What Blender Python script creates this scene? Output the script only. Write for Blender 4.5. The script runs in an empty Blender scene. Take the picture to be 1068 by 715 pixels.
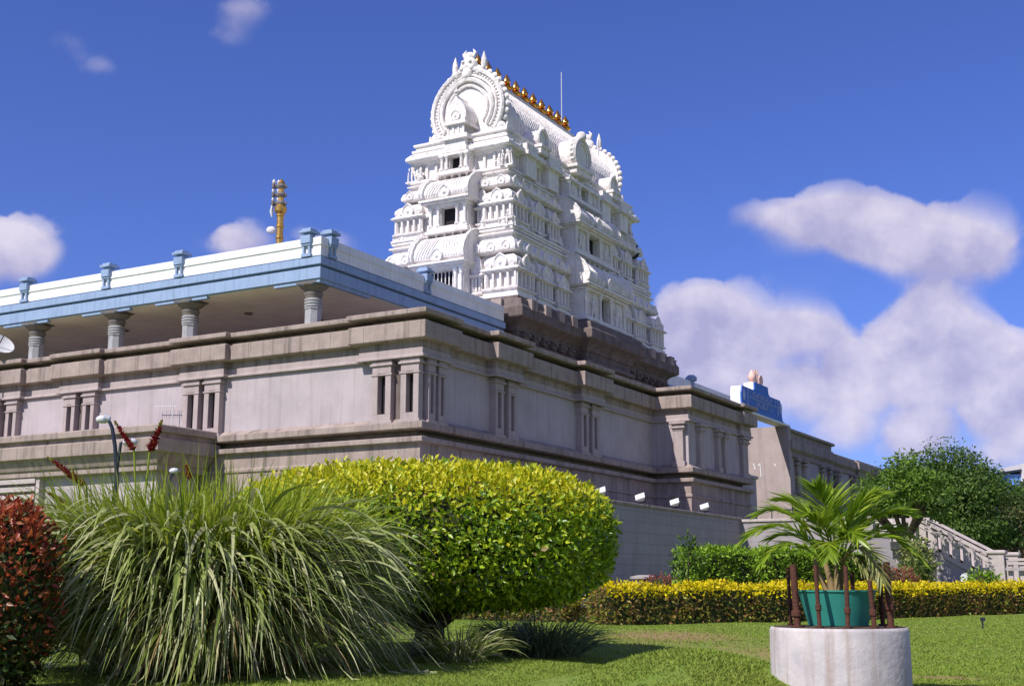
import bpy, bmesh, math, random
import numpy as np
from math import sin, cos, pi, radians, atan, sqrt
from mathutils import Vector
random.seed(7); rng = np.random.default_rng(7)
S = bpy.context.scene; COL = S.collection

# ------------------------------------------------------------------ camera, sky, sun, exposure
CAMZ = 1.0
cam = bpy.data.cameras.new('camera'); camo = bpy.data.objects.new('camera', cam); COL.objects.link(camo)
cam.sensor_width = 36.0; cam.lens = 43.79; cam.clip_end = 6000; cam.clip_start = 0.1
PITCH = atan(252/1299)
camo.location = (0, 0, CAMZ); camo.rotation_euler = (pi/2 + PITCH, 0, 0)
S.camera = camo

SUN_AZ, SUN_EL = radians(225), radians(46)
sdir = Vector((sin(SUN_AZ)*cos(SUN_EL), cos(SUN_AZ)*cos(SUN_EL), sin(SUN_EL)))
sl = bpy.data.lights.new('sun', 'SUN'); sl.energy = 4.7; sl.angle = radians(0.53); sl.color = (1.0, 0.95, 0.87)
so = bpy.data.objects.new('sun', sl); COL.objects.link(so)
so.rotation_euler = (-sdir).to_track_quat('-Z', 'Y').to_euler(); so.location = (-20, -20, 40)

S.view_settings.view_transform = 'Standard'; S.view_settings.look = 'None'
S.view_settings.exposure = 0.26; S.view_settings.gamma = 1.0

FPX = 1299.; fw = Vector((0, cos(PITCH), sin(PITCH))); rt = Vector((1, 0, 0)); up = Vector((0, -sin(PITCH), cos(PITCH)))
def pray(x, y): return fw*FPX + rt*(x-534) - up*(y-357.5)      # direction of a point seen in the photograph (survey helper)
def at(x, y, Y):                                               # the place where that sight line is Y metres away
    r = pray(x, y); t = Y/r.y; return Vector((0, 0, CAMZ)) + r*t

W = bpy.data.worlds.new('World'); S.world = W; W.use_nodes = True
def build_sky():
    nt = W.node_tree; N = nt.nodes; L = nt.links; N.clear()
    out = N.new('ShaderNodeOutputWorld'); bg = N.new('ShaderNodeBackground'); bg.inputs[1].default_value = 0.1
    sky = N.new('ShaderNodeTexSky'); sky.sky_type = 'NISHITA'; sky.sun_disc = False
    sky.sun_elevation = SUN_EL; sky.sun_rotation = SUN_AZ; sky.air_density = 1.0; sky.dust_density = 0.5; sky.ozone_density = 2.5
    tint = N.new('ShaderNodeMix'); tint.data_type = 'RGBA'; tint.blend_type = 'MULTIPLY'; tint.inputs[0].default_value = 1
    tint.inputs[7].default_value = (0.50, 0.60, 1.19, 1); L.new(sky.outputs[0], tint.inputs[6])
    tc = N.new('ShaderNodeTexCoord')
    sep = N.new('ShaderNodeSeparateXYZ'); L.new(tc.outputs['Generated'], sep.inputs[0])
    def M(op, a, b=None, c=None, clamp=False):
        n = N.new('ShaderNodeMath'); n.operation = op; n.use_clamp = clamp
        for i, q in enumerate((a, b, c)):
            if q is None: continue
            if isinstance(q, (int, float)): n.inputs[i].default_value = q
            else: L.new(q, n.inputs[i])
        return n.outputs[0]
    az = M('ARCTAN2', sep.outputs[0], sep.outputs[1]); el = M('ARCSINE', sep.outputs[2])
    # warp the direction a little so the outlines billow
    nz = N.new('ShaderNodeTexNoise'); nz.inputs['Scale'].default_value = 17; nz.inputs['Detail'].default_value = 8; nz.inputs['Roughness'].default_value = .6
    L.new(tc.outputs['Generated'], nz.inputs['Vector'])
    nz2 = N.new('ShaderNodeTexNoise'); nz2.inputs['Scale'].default_value = 9; nz2.inputs['Detail'].default_value = 4
    L.new(tc.outputs['Generated'], nz2.inputs['Vector'])
    blobs = [(862,228,60,34,.95),(925,243,75,40,1.0),(995,262,70,38,.95),(1040,272,40,26,.5),(795,225,50,18,.45),
             (738,320,58,36,.95),(700,350,60,40,.85),(775,355,60,34,.8),(840,345,38,26,1.05),(905,365,60,30,.85),(968,335,44,36,1.1),(1010,362,50,32,.9),(1060,385,50,40,.9),
             (800,400,110,34,.62),(930,415,120,34,.6),(1040,440,90,50,.62),(880,455,80,30,.45),(700,395,60,30,.6),(980,480,120,30,.5),
             (18,258,50,34,.95),(-25,275,60,45,.9),(235,250,52,24,.95),(335,258,45,20,.6),(200,36,60,17,.42),(262,10,50,20,.55),(112,72,45,15,.36),(45,40,42,14,.3)]
    tot = None; ver = None
    for (px, py, rx, ry, am) in blobs:
        d = pray(px, py).normalized(); a0 = math.atan2(d.x, d.y); e0 = math.asin(d.z)
        u1 = M('MULTIPLY', M('SUBTRACT', az, a0), 1330/rx*cos(e0)); v1 = M('MULTIPLY', M('SUBTRACT', el, e0), 1330/ry)
        r2 = M('ADD', M('MULTIPLY', u1, u1), M('MULTIPLY', v1, v1))
        g = M('MULTIPLY', M('POWER', 2.718, M('MULTIPLY', r2, -1.1)), am); gv = M('MULTIPLY', g, v1)
        tot = g if tot is None else M('ADD', tot, g); ver = gv if ver is None else M('ADD', ver, gv)
    def noise(scale, det, rough, off=(0,0,0)):
        mp = N.new('ShaderNodeMapping'); mp.inputs['Location'].default_value = off; L.new(tc.outputs['Generated'], mp.inputs[0])
        n = N.new('ShaderNodeTexNoise'); n.inputs['Scale'].default_value = scale; n.inputs['Detail'].default_value = det; n.inputs['Roughness'].default_value = rough; L.new(mp.outputs[0], n.inputs['Vector']); return n.outputs[0]
    na = noise(11, 9, .57); nb = noise(11, 6, .57, (.012, .002, -.016)); nc = noise(40, 6, .6)
    wv = N.new('ShaderNodeVectorMath'); wv.operation = 'MULTIPLY_ADD'; nw = N.new('ShaderNodeTexNoise'); nw.inputs['Scale'].default_value = 22; nw.inputs['Detail'].default_value = 5; L.new(tc.outputs['Generated'], nw.inputs['Vector'])
    L.new(nw.outputs['Color'], wv.inputs[0]); wv.inputs[1].default_value = (.045,.045,.045); L.new(tc.outputs['Generated'], wv.inputs[2])
    vo = N.new('ShaderNodeTexVoronoi'); vo.inputs['Scale'].default_value = 20; L.new(wv.outputs[0], vo.inputs['Vector'])
    puff = M('MULTIPLY', M('SUBTRACT', .42, vo.outputs['Distance']), 1.1)
    dens = M('ADD', M('ADD', tot, puff), M('ADD', M('MULTIPLY', M('SUBTRACT', na, .5), 1.0), M('MULTIPLY', M('SUBTRACT', nz2.outputs[0], .5), .4)))
    vpos = M('DIVIDE', ver, M('ADD', tot, .12))
    fmax = M('SUBTRACT', .95, M('MULTIPLY', M('ADD', vpos, .35, None, True), .55))
    mr = N.new('ShaderNodeMapRange'); mr.interpolation_type = 'SMOOTHSTEP'
    mr.inputs[1].default_value = .22; L.new(fmax, mr.inputs[2]); L.new(dens, mr.inputs[0])
    gate = N.new('ShaderNodeMapRange'); gate.inputs[1].default_value = .1; gate.inputs[2].default_value = .8; L.new(tot, gate.inputs[0])
    fac = M('MULTIPLY', M('MULTIPLY', mr.outputs[0], gate.outputs[0]), .85)
    lit = M('ADD', M('MULTIPLY', vpos, .6), M('ADD', M('MULTIPLY', M('SUBTRACT', na, nb), 4.5), M('ADD', M('MULTIPLY', M('SUBTRACT', nc, .5), .3), M('MULTIPLY', puff, .5))))
    cr = N.new('ShaderNodeMapRange'); cr.inputs[1].default_value = -.55; cr.inputs[2].default_value = .85; L.new(lit, cr.inputs[0])
    # unseen white cloud, added behind and beside the viewer for neutral fill light
    nz3 = N.new('ShaderNodeTexNoise'); nz3.inputs['Scale'].default_value = 3.2; nz3.inputs['Detail'].default_value = 6
    L.new(tc.outputs['Generated'], nz3.inputs['Vector'])
    bc = N.new('ShaderNodeMapRange'); bc.inputs[1].default_value = .40; bc.inputs[2].default_value = .62; L.new(nz3.outputs[0], bc.inputs[0])
    bk = N.new('ShaderNodeMapRange'); bk.inputs[1].default_value = .45; bk.inputs[2].default_value = -.1; L.new(sep.outputs[1], bk.inputs[0])
    fac = M('MAXIMUM', fac, M('MULTIPLY', M('MULTIPLY', bc.outputs[0], bk.outputs[0]), .6))
    ccol = N.new('ShaderNodeMix'); ccol.data_type = 'RGBA'; L.new(cr.outputs[0], ccol.inputs[0])
    ccol.inputs[6].default_value = (3.9, 3.7, 5.5, 1); ccol.inputs[7].default_value = (7.2, 6.6, 7.5, 1)
    mx = N.new('ShaderNodeMix'); mx.data_type = 'RGBA'; L.new(fac, mx.inputs[0]); L.new(tint.outputs[2], mx.inputs[6]); L.new(ccol.outputs[2], mx.inputs[7])
    L.new(mx.outputs[2], bg.inputs[0]); L.new(bg.outputs[0], out.inputs[0])
build_sky()

# ------------------------------------------------------------------ materials
def mat(name, c, rough=.8, var=None, vscale=3.0, streak=0.0, streakc=(.08,.07,.06), bump=.0, bscale=20, metal=0.0,
        course=None, coursec=.75, joint=None, relief=0, island=None, trans=0.0, spec=.3, sscale=1.0):
    m = bpy.data.materials.new(name); m.use_nodes = True
    nt = m.node_tree; N = nt.nodes; L = nt.links
    b = N['Principled BSDF']; b.inputs['Roughness'].default_value = rough; b.inputs['Metallic'].default_value = metal
    b.inputs['Specular IOR Level'].default_value = spec
    tc = N.new('ShaderNodeTexCoord'); colr = None
    def mix(f, a, bb, mode='MIX'):
        n = N.new('ShaderNodeMix'); n.data_type = 'RGBA'; n.blend_type = mode
        for k, q in ((0, f), (6, a), (7, bb)):
            if isinstance(q, (float, int)): n.inputs[k].default_value = q
            elif isinstance(q, tuple): n.inputs[k].default_value = (*q[:3], 1)
            else: L.new(q, n.inputs[k])
        return n.outputs[2]
    def rng_(s, a, bb):
        n = N.new('ShaderNodeMapRange'); n.inputs[1].default_value = a; n.inputs[2].default_value = bb; L.new(s, n.inputs[0]); return n.outputs[0]
    if island:                                      # every leaf its own shade
        g = N.new('ShaderNodeNewGeometry'); r = N.new('ShaderNodeValToRGB'); L.new(g.outputs['Random Per Island'], r.inputs[0])
        e = r.color_ramp.elements
        e[0].position = 0; e[0].color = (*island[0], 1); e[1].position = 1; e[1].color = (*island[-1], 1)
        for i, cc in enumerate(island[1:-1]):
            q = e.new((i+1)/(len(island)-1)); q.color = (*cc, 1)
        colr = r.outputs[0]
    else: colr = c
    if var:
        n = N.new('ShaderNodeTexNoise'); n.inputs['Scale'].default_value = vscale; n.inputs['Detail'].default_value = 6; n.inputs['Roughness'].default_value = .65
        L.new(tc.outputs['Object'], n.inputs[0]); colr = mix(rng_(n.outputs[0], .3, .7), colr, var)
    if streak:
        mp = N.new('ShaderNodeMapping'); mp.inputs['Scale'].default_value = (3.2*sscale, 3.2*sscale, .22*sscale); L.new(tc.outputs['Object'], mp.inputs[0])
        n = N.new('ShaderNodeTexNoise'); n.inputs['Scale'].default_value = 1.3; n.inputs['Detail'].default_value = 5; L.new(mp.outputs[0], n.inputs[0])
        f = rng_(n.outputs[0], .5, .78); mm = N.new('ShaderNodeMath'); mm.operation = 'MULTIPLY'; mm.inputs[1].default_value = streak; L.new(f, mm.inputs[0])
        colr = mix(mm.outputs[0], colr, streakc)
    if course:
        sp = N.new('ShaderNodeSeparateXYZ'); L.new(tc.outputs['Object'], sp.inputs[0])
        m1 = N.new('ShaderNodeMath'); m1.operation = 'DIVIDE'; m1.inputs[1].default_value = course; L.new(sp.outputs[2], m1.inputs[0])
        m2 = N.new('ShaderNodeMath'); m2.operation = 'FRACT'; L.new(m1.outputs[0], m2.inputs[0])
        m3 = N.new('ShaderNodeMath'); m3.operation = 'LESS_THAN'; m3.inputs[1].default_value = .06; L.new(m2.outputs[0], m3.inputs[0])
        m4 = N.new('ShaderNodeMath'); m4.operation = 'MULTIPLY'; m4.inputs[1].default_value = 1-coursec; L.new(m3.outputs[0], m4.inputs[0])
        colr = mix(m4.outputs[0], colr, (.03,.028,.03))
    if joint:                                       # butt joints between the blocks of a course
        sp = N.new('ShaderNodeSeparateXYZ'); L.new(tc.outputs['Object'], sp.inputs[0])
        m1 = N.new('ShaderNodeMath'); m1.operation = 'ADD'; L.new(sp.outputs[0], m1.inputs[0]); L.new(sp.outputs[1], m1.inputs[1])
        m1b = N.new('ShaderNodeMath'); m1b.operation = 'DIVIDE'; m1b.inputs[1].default_value = joint; L.new(m1.outputs[0], m1b.inputs[0])
        m2 = N.new('ShaderNodeMath'); m2.operation = 'FRACT'; L.new(m1b.outputs[0], m2.inputs[0])
        m3 = N.new('ShaderNodeMath'); m3.operation = 'LESS_THAN'; m3.inputs[1].default_value = .014; L.new(m2.outputs[0], m3.inputs[0])
        m4 = N.new('ShaderNodeMath'); m4.operation = 'MULTIPLY'; m4.inputs[1].default_value = .5; L.new(m3.outputs[0], m4.inputs[0]); colr = mix(m4.outputs[0], colr, (.05,.04,.038))
    if isinstance(colr, tuple): b.inputs['Base Color'].default_value = (*colr, 1)
    else: L.new(colr, b.inputs['Base Color'])
    if bump:
        n = N.new('ShaderNodeTexNoise'); n.inputs['Scale'].default_value = bscale; n.inputs['Detail'].default_value = 5; L.new(tc.outputs['Object'], n.inputs[0])
        bp = N.new('ShaderNodeBump'); bp.inputs['Strength'].default_value = bump; bp.inputs['Distance'].default_value = .02
        L.new(n.outputs[0], bp.inputs['Height']); L.new(bp.outputs[0], b.inputs['Normal'])
    if relief:                                      # small carved ornament
        v = N.new('ShaderNodeTexVoronoi'); v.inputs['Scale'].default_value = 5.5; L.new(tc.outputs['Object'], v.inputs['Vector'])
        n = N.new('ShaderNodeTexNoise'); n.inputs['Scale'].default_value = 9; n.inputs['Detail'].default_value = 4; L.new(tc.outputs['Object'], n.inputs[0])
        ad = N.new('ShaderNodeMath'); L.new(v.outputs['Distance'], ad.inputs[0]); L.new(n.outputs[0], ad.inputs[1])
        bp2 = N.new('ShaderNodeBump'); bp2.inputs['Strength'].default_value = relief; bp2.inputs['Distance'].default_value = .09; L.new(ad.outputs[0], bp2.inputs['Height'])
        if bump: L.new(bp.outputs[0], bp2.inputs['Normal'])
        L.new(bp2.outputs[0], b.inputs['Normal'])
    if trans:
        t = N.new('ShaderNodeBsdfTranslucent'); ms = N.new('ShaderNodeMixShader'); ms.inputs[0].default_value = trans
        if isinstance(colr, tuple): t.inputs[0].default_value = (*colr, 1)
        else: L.new(colr, t.inputs[0])
        L.new(b.outputs[0], ms.inputs[1]); L.new(t.outputs[0], ms.inputs[2]); L.new(ms.outputs[0], N['Material Output'].inputs[0])
    return m
M_PLASTER = mat('grey plaster', (.46,.40,.42), .85, (.36,.315,.325), .7, .42, (.22,.18,.165), .3, 14)
M_STONE = mat('weathered stone', (.38,.305,.275), .85, (.26,.205,.185), 1.6, .8, (.085,.07,.062), .5, 12, joint=1.9)
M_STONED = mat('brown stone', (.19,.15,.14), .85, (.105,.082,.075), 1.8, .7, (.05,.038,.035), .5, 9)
M_WALL = mat('coursed stone wall', (.36,.325,.35), .9, (.28,.25,.265), .8, .3, (.17,.14,.14), .5, 10, course=.42, coursec=.72)
M_WHITE = mat('white painted plaster', (.80,.765,.75), .7, (.66,.61,.60), 2.6, .5, (.36,.31,.29), .3, 16, relief=.3)
M_PARA = mat('white parapet paint', (.82,.82,.83), .6, (.68,.67,.69), 1.2, .5, (.42,.40,.39), .2, 12, sscale=1.5)
M_BLUE = mat('pale blue paint', (.29,.385,.57), .6, (.24,.33,.49), 1.6, .5, (.10,.15,.25), .2, 12, sscale=1.5)
M_SOFF = mat('rendered soffit', (.78,.70,.66), .9, (.64,.56,.52), .9, .0, bump=.2, bscale=8)
M_COLM = mat('grey granite column', (.40,.40,.43), .75, (.30,.29,.30), 4, .3, (.15,.13,.12), .3, 20)
M_CAPS = mat('dark column capital', (.22,.19,.17), .8, (.15,.13,.12), 4, bump=.4, bscale=15)
M_DARK = mat('painted shade black', (.018,.016,.02), .9)  # near-black colour standing in for unlit depth
M_GOLD = mat('polished brass', (.80,.42,.10), .22, (.62,.26,.05), 3, metal=1.0)
M_GOLDP = mat('gilded pole', (.72,.45,.12), .35, (.5,.27,.06), 6, metal=.85)
M_SIGN = mat('blue signboard', (.02,.10,.42), .5, (.03,.14,.50), 2)
M_LETT = mat('sign lettering', (.34,.40,.66), .6)
M_PINK = mat('pink painted emblem', (.72,.36,.30), .6, (.75,.60,.55), 14)
M_LAWN = mat('lawn turf', (.12,.20,.022), .95, (.17,.22,.04), 1.1, bump=.6, bscale=40)
M_EARTH = mat('dry earth', (.30,.20,.11), .95, (.22,.15,.08), 5, bump=.5, bscale=30)
M_GRASS = mat('lawn blades', None, .7, island=[(.13,.24,.015),(.20,.33,.025),(.28,.39,.045),(.36,.37,.10)], trans=.35, var=(.23,.28,.045), vscale=.5)
M_CLUMP = mat('fountain grass blades', None, .38, island=[(.12,.17,.025),(.20,.26,.05),(.31,.35,.11),(.40,.42,.21),(.48,.46,.26)], trans=.25, spec=.5)
M_TOPG = mat('young grass blades', None, .5, island=[(.18,.27,.015),(.30,.38,.025),(.42,.46,.05)], trans=.4, spec=.4)
M_DRYG = mat('dry grass blades', None, .7, island=[(.22,.14,.05),(.36,.26,.12)], trans=.2)
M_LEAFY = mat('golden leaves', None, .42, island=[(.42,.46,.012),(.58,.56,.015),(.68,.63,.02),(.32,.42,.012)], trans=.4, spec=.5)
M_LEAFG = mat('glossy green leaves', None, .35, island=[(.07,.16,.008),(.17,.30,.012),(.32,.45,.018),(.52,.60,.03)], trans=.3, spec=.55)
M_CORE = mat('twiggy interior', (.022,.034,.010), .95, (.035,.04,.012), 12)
M_PIL = mat('pilaster plaster', (.42,.35,.345), .85, (.34,.28,.27), 1.6, .4, (.16,.12,.115), .3, 12)
M_DECK = mat('pale bounce tiles', (.68,.56,.48), .85, (.6,.49,.42), 2)
M_BARK = mat('bark', (.12,.085,.06), .9, (.06,.045,.035), 8, bump=.6, bscale=25)
M_HEDGEY = mat('yellow hedge leaves', None, .5, island=[(.72,.56,.006),(.86,.68,.01),(.55,.54,.012)], trans=.35)
M_HEDGER = mat('mixed red hedge leaves', None, .5, island=[(.10,.17,.015),(.22,.09,.03),(.19,.25,.02),(.34,.15,.08),(.30,.34,.03)], trans=.3)
M_HEDGEG = mat('green hedge leaves', None, .5, island=[(.11,.22,.012),(.22,.38,.02),(.34,.50,.04)], trans=.35)
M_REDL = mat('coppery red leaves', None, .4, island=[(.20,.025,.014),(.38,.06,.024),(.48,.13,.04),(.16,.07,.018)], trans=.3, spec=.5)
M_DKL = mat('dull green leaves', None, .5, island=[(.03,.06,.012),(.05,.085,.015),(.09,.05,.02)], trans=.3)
M_RUSTL = mat('rusty red leaves', None, .6, island=[(.30,.09,.06),(.22,.07,.04),(.34,.15,.09)], trans=.25)
M_TREE = mat('mango leaves', None, .5, island=[(.025,.06,.012),(.05,.105,.018),(.09,.16,.025),(.14,.20,.04)], trans=.3)
M_TREE2 = mat('dark tree leaves', None, .55, island=[(.03,.065,.018),(.055,.10,.025),(.09,.13,.035),(.14,.12,.05)], trans=.3)
M_OLIVE = mat('olive shrub leaves', None, .6, island=[(.10,.15,.03),(.20,.24,.06),(.32,.32,.12)], trans=.3)
M_OLIVE2 = mat('bright tree leaves', None, .5, island=[(.05,.11,.015),(.11,.20,.02),(.20,.30,.04)], trans=.35)
M_PALM = mat('palm leaflets', None, .35, island=[(.11,.21,.012),(.22,.34,.02),(.38,.46,.04)], trans=.45, spec=.5)
M_PALMD = mat('yellowed palm leaflets', None, .5, island=[(.34,.34,.10),(.48,.46,.22),(.26,.32,.06)], trans=.4)
M_STEM = mat('palm stem', (.30,.22,.10), .7, (.18,.12,.06), 10)
M_POT = mat('green plastic tub', (.035,.26,.21), .55, (.028,.20,.165), 5, .25, (.02,.12,.10))
M_DRUM = mat('whitewashed concrete', (.57,.52,.51), .85, (.36,.33,.35), 2.2, .75, (.27,.19,.14), .4, 18, sscale=3.4)
M_SOIL = mat('potting soil', (.06,.04,.03), .95, (.10,.06,.04), 20)
M_RUST = mat('rusty iron', (.12,.042,.026), .85, (.055,.024,.018), 18, bump=.5, bscale=60)
M_LAMPH = mat('grey painted lamp metal', (.62,.63,.66), .4, (.5,.5,.53), 6)
M_POLE = mat('dark painted steel', (.02,.025,.045), .5)
M_GLASS = mat('lamp glass', (.75,.78,.82), .15, spec=.6)
M_FLOWER = mat('crimson petals', None, .5, island=[(.30,.012,.03),(.17,.015,.02),(.42,.03,.05),(.20,.06,.03)], trans=.3)
M_BUD = mat('yellow green buds', (.30,.26,.04), .6)
M_BIRD = mat('black feathers', (.012,.012,.014), .6)
M_STAIR = mat('pale stone stair', (.50,.44,.43), .85, (.38,.33,.32), 2, .3, (.22,.17,.15), .3, 14)
M_GREYW = mat('grey cement render', (.38,.34,.35), .9, (.30,.27,.275), 1, .3, (.2,.17,.16), .3, 10)
M_HBLUE = mat('bright blue house paint', (.10,.24,.62), .7, (.14,.30,.66), .6)
M_HTERR = mat('terracotta terrace', (.55,.33,.22), .8, (.45,.26,.18), 1)
M_HWHITE = mat('off white render', (.7,.66,.66), .8, (.6,.56,.56), 1)
M_PATH = mat('paved path', (.38,.33,.31), .9, (.3,.26,.25), 2)

# ------------------------------------------------------------------ mesh and object helpers
AZ = radians(29.4)                                   # the temple's long axis runs away to the right
ROT = pi/2 - AZ
UU = Vector((sin(AZ), cos(AZ), 0)); VV = Vector((-cos(AZ), sin(AZ), 0))
CD = 42.0; CA = atan((437-534)/1323)
CORNER = Vector((CD*sin(CA), CD*cos(CA), 0))         # the near corner of the hall
def LW(a, b, z): return CORNER + UU*a + VV*b + Vector((0, 0, z))
OFF = {}
def _base(name, label, cat, group, kind):
    o = bpy.data.objects.new(name, None); COL.objects.link(o); o.empty_display_size = .3
    if label: o['label'] = label
    if cat: o['category'] = cat
    if group: o['group'] = group
    if kind: o['kind'] = kind
    return o
def site(name, label, cat, a=0, b=0, z=0, group=None):          # a thing laid out along the temple's axes
    o = _base(name, label, cat, group, None); o.location = LW(a, b, z); o.rotation_euler = (0, 0, ROT); OFF[o.name] = (a, b, z); return o
def thing(name, label, cat, loc, group=None):                    # a thing laid out in world axes
    o = _base(name, label, cat, group, None); o.location = loc; OFF[o.name] = tuple(loc); return o
def link(me, name, m, parent):
    o = bpy.data.objects.new(name, me); COL.objects.link(o); me.materials.append(m)
    if parent is not None:
        o.parent = parent; OFF[o.name] = OFF[parent.name]
    return o
def offset_poly(poly, d):
    n = len(poly); out = []
    for i in range(n):
        p0, p1, p2 = poly[i-1], poly[i], poly[(i+1) % n]
        e1 = (p1[0]-p0[0], p1[1]-p0[1]); e2 = (p2[0]-p1[0], p2[1]-p1[1])
        l1 = math.hypot(*e1); l2 = math.hypot(*e2)
        n1 = (e1[1]/l1, -e1[0]/l1); n2 = (e2[1]/l2, -e2[0]/l2)
        k = 1 + n1[0]*n2[0] + n1[1]*n2[1]
        out.append((p1[0] + d*(n1[0]+n2[0])/k, p1[1] + d*(n1[1]+n2[1])/k))
    return out
class MB:
    def __init__(s): s.v = []; s.f = []
    def add(s, vs, fs):
        k = len(s.v); s.v += [tuple(p) for p in vs]; s.f += [tuple(i+k for i in f) for f in fs]
    def box(s, x0, x1, y0, y1, z0, z1):
        s.add([(x0,y0,z0),(x1,y0,z0),(x1,y1,z0),(x0,y1,z0),(x0,y0,z1),(x1,y0,z1),(x1,y1,z1),(x0,y1,z1)],
              [(3,2,1,0),(4,5,6,7),(0,1,5,4),(1,2,6,5),(2,3,7,6),(3,0,4,7)])
    def ring(s, poly, prof, bot=True, top=True):     # a moulding profile [(offset, z)] swept round an outline
        n = len(poly); vs = []; fs = []
        for (d, z) in prof: vs += [(x, y, z) for x, y in offset_poly(poly, d)]
        for k in range(len(prof)-1):
            for i in range(n):
                j = (i+1) % n; fs.append((k*n+i, k*n+j, (k+1)*n+j, (k+1)*n+i))
        if bot: fs.append(tuple(reversed(range(n))))
        if top: fs.append(tuple(range((len(prof)-1)*n, len(prof)*n)))
        s.add(vs, fs)
    def lathe(s, x, y, prof, n=14, ph=0.0):          # prof [(radius, z)]
        vs = []; fs = []
        for (r, z) in prof: vs += [(x + r*cos(ph+2*pi*i/n), y + r*sin(ph+2*pi*i/n), z) for i in range(n)]
        for k in range(len(prof)-1):
            for i in range(n):
                j = (i+1) % n; fs.append((k*n+i, k*n+j, (k+1)*n+j, (k+1)*n+i))
        fs.append(tuple(reversed(range(n)))); fs.append(tuple(range((len(prof)-1)*n, len(prof)*n)))
        s.add(vs, fs)
    def tube(s, pts, rad, n=6):
        pts = [Vector(p) for p in pts]; vs = []; fs = []
        if not isinstance(rad, (list, tuple)): rad = [rad]*len(pts)
        ref = None
        for i, p in enumerate(pts):
            t = (pts[min(i+1, len(pts)-1)] - pts[max(i-1, 0)]).normalized()
            if ref is None: ref = t.orthogonal().normalized()
            ref = (ref - t*ref.dot(t)); ref = ref.normalized() if ref.length > 1e-6 else t.orthogonal().normalized()
            bi = t.cross(ref)
            vs += [tuple(p + (ref*cos(2*pi*k/n) + bi*sin(2*pi*k/n))*rad[i]) for k in range(n)]
        for i in range(len(pts)-1):
            for k in range(n):
                j = (k+1) % n; fs.append((i*n+k, i*n+j, (i+1)*n+j, (i+1)*n+k))
        fs.append(tuple(reversed(range(n)))); fs.append(tuple(range((len(pts)-1)*n, len(pts)*n)))
        s.add(vs, fs)
    def plate(s, pts, nrm):                           # flat outline pts given thickness nrm
        n = len(pts); nv = Vector(nrm); vs = [tuple(p) for p in pts] + [tuple(Vector(p)+nv) for p in pts]
        s.add(vs, [tuple(reversed(range(n))), tuple(range(n, 2*n))] + [(i, (i+1) % n, n+(i+1) % n, n+i) for i in range(n)])
    def ball(s, c, r, n=8, sc=(1,1,1)):
        vs = []; fs = []; h = n//2+1
        prof = [(sin(pi*k/h), cos(pi*k/h)) for k in range(1, h)]
        vs.append((c[0], c[1], c[2]+r*sc[2])); 
        for (q, w) in prof: vs += [(c[0]+r*sc[0]*q*cos(2*pi*i/n), c[1]+r*sc[1]*q*sin(2*pi*i/n), c[2]+r*sc[2]*w) for i in range(n)]
        vs.append((c[0], c[1], c[2]-r*sc[2])); m = len(prof)
        for i in range(n): fs.append((0, 1+i, 1+(i+1) % n))
        for k in range(m-1):
            for i in range(n): fs.append((1+k*n+i, 1+(k+1)*n+i, 1+(k+1)*n+(i+1) % n, 1+k*n+(i+1) % n))
        for i in range(n): fs.append((1+m*n, 1+(m-1)*n+(i+1) % n, 1+(m-1)*n+i))
        s.add(vs, fs)
    def build(s, name, m, parent=None, smooth=False, bevel=0):
        me = bpy.data.meshes.new(name); off = OFF[parent.name] if parent is not None else (0,0,0)
        me.from_pydata([(x-off[0], y-off[1], z-off[2]) for x, y, z in s.v], [], s.f)
        bm = bmesh.new(); bm.from_mesh(me); bmesh.ops.recalc_face_normals(bm, faces=bm.faces[:]); bm.to_mesh(me); bm.free()
        if smooth:
            me.polygons.foreach_set('use_smooth', [True]*len(me.polygons))
            try: me.set_sharp_from_angle(angle=radians(smooth if smooth > 1 else 40))
            except Exception: pass
        o = link(me, name, m, parent)
        if bevel:
            md = o.modifiers.new('bevel', 'BEVEL'); md.width = bevel; md.segments = 1; md.limit_method = 'ANGLE'
        return o
def npmesh(name, V, F, m, parent=None, smooth=False):    # V (n,3), F (m,3 or 4)
    me = bpy.data.meshes.new(name); off = np.array(OFF[parent.name] if parent is not None else (0,0,0))
    V = (np.asarray(V, dtype=np.float32) - off).astype(np.float32); F = np.asarray(F, dtype=np.int32); k = F.shape[1]
    me.vertices.add(len(V)); me.vertices.foreach_set('co', V.ravel())
    me.loops.add(F.size); me.loops.foreach_set('vertex_index', F.ravel())
    me.polygons.add(len(F)); me.polygons.foreach_set('loop_start', np.arange(len(F), dtype=np.int32)*k)
    me.update(calc_edges=True); me.validate()
    if smooth: me.polygons.foreach_set('use_smooth', np.ones(len(F), dtype=bool))
    return link(me, name, m, parent)
def unit(a): return a/np.maximum(np.linalg.norm(a, axis=1, keepdims=True), 1e-9)
def leaf_arrays(P, D, Nn, Ln, Wd, fold=.18):             # kite-shaped leaves, two faces folded on the midrib
    D = unit(D); Sd = unit(np.cross(D, Nn)); Up = np.cross(Sd, D)
    Ln = np.broadcast_to(np.asarray(Ln).reshape(-1,1), (len(P),1)); Wd = np.broadcast_to(np.asarray(Wd).reshape(-1,1), (len(P),1))
    mid = P + D*Ln*.45
    V = np.stack([P, mid + Sd*Wd*.5 + Up*Wd*fold, P + D*Ln - Up*Wd*fold*.8, mid - Sd*Wd*.5 + Up*Wd*fold], 1).reshape(-1,3)
    i = np.arange(len(P))*4
    return V, np.concatenate([np.stack([i, i+1, i+2], 1), np.stack([i, i+2, i+3], 1)])
def leaves(name, P, D, Nn, Ln, Wd, m, parent): V, F = leaf_arrays(P, D, Nn, Ln, Wd); return npmesh(name, V, F, m, parent)
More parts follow.
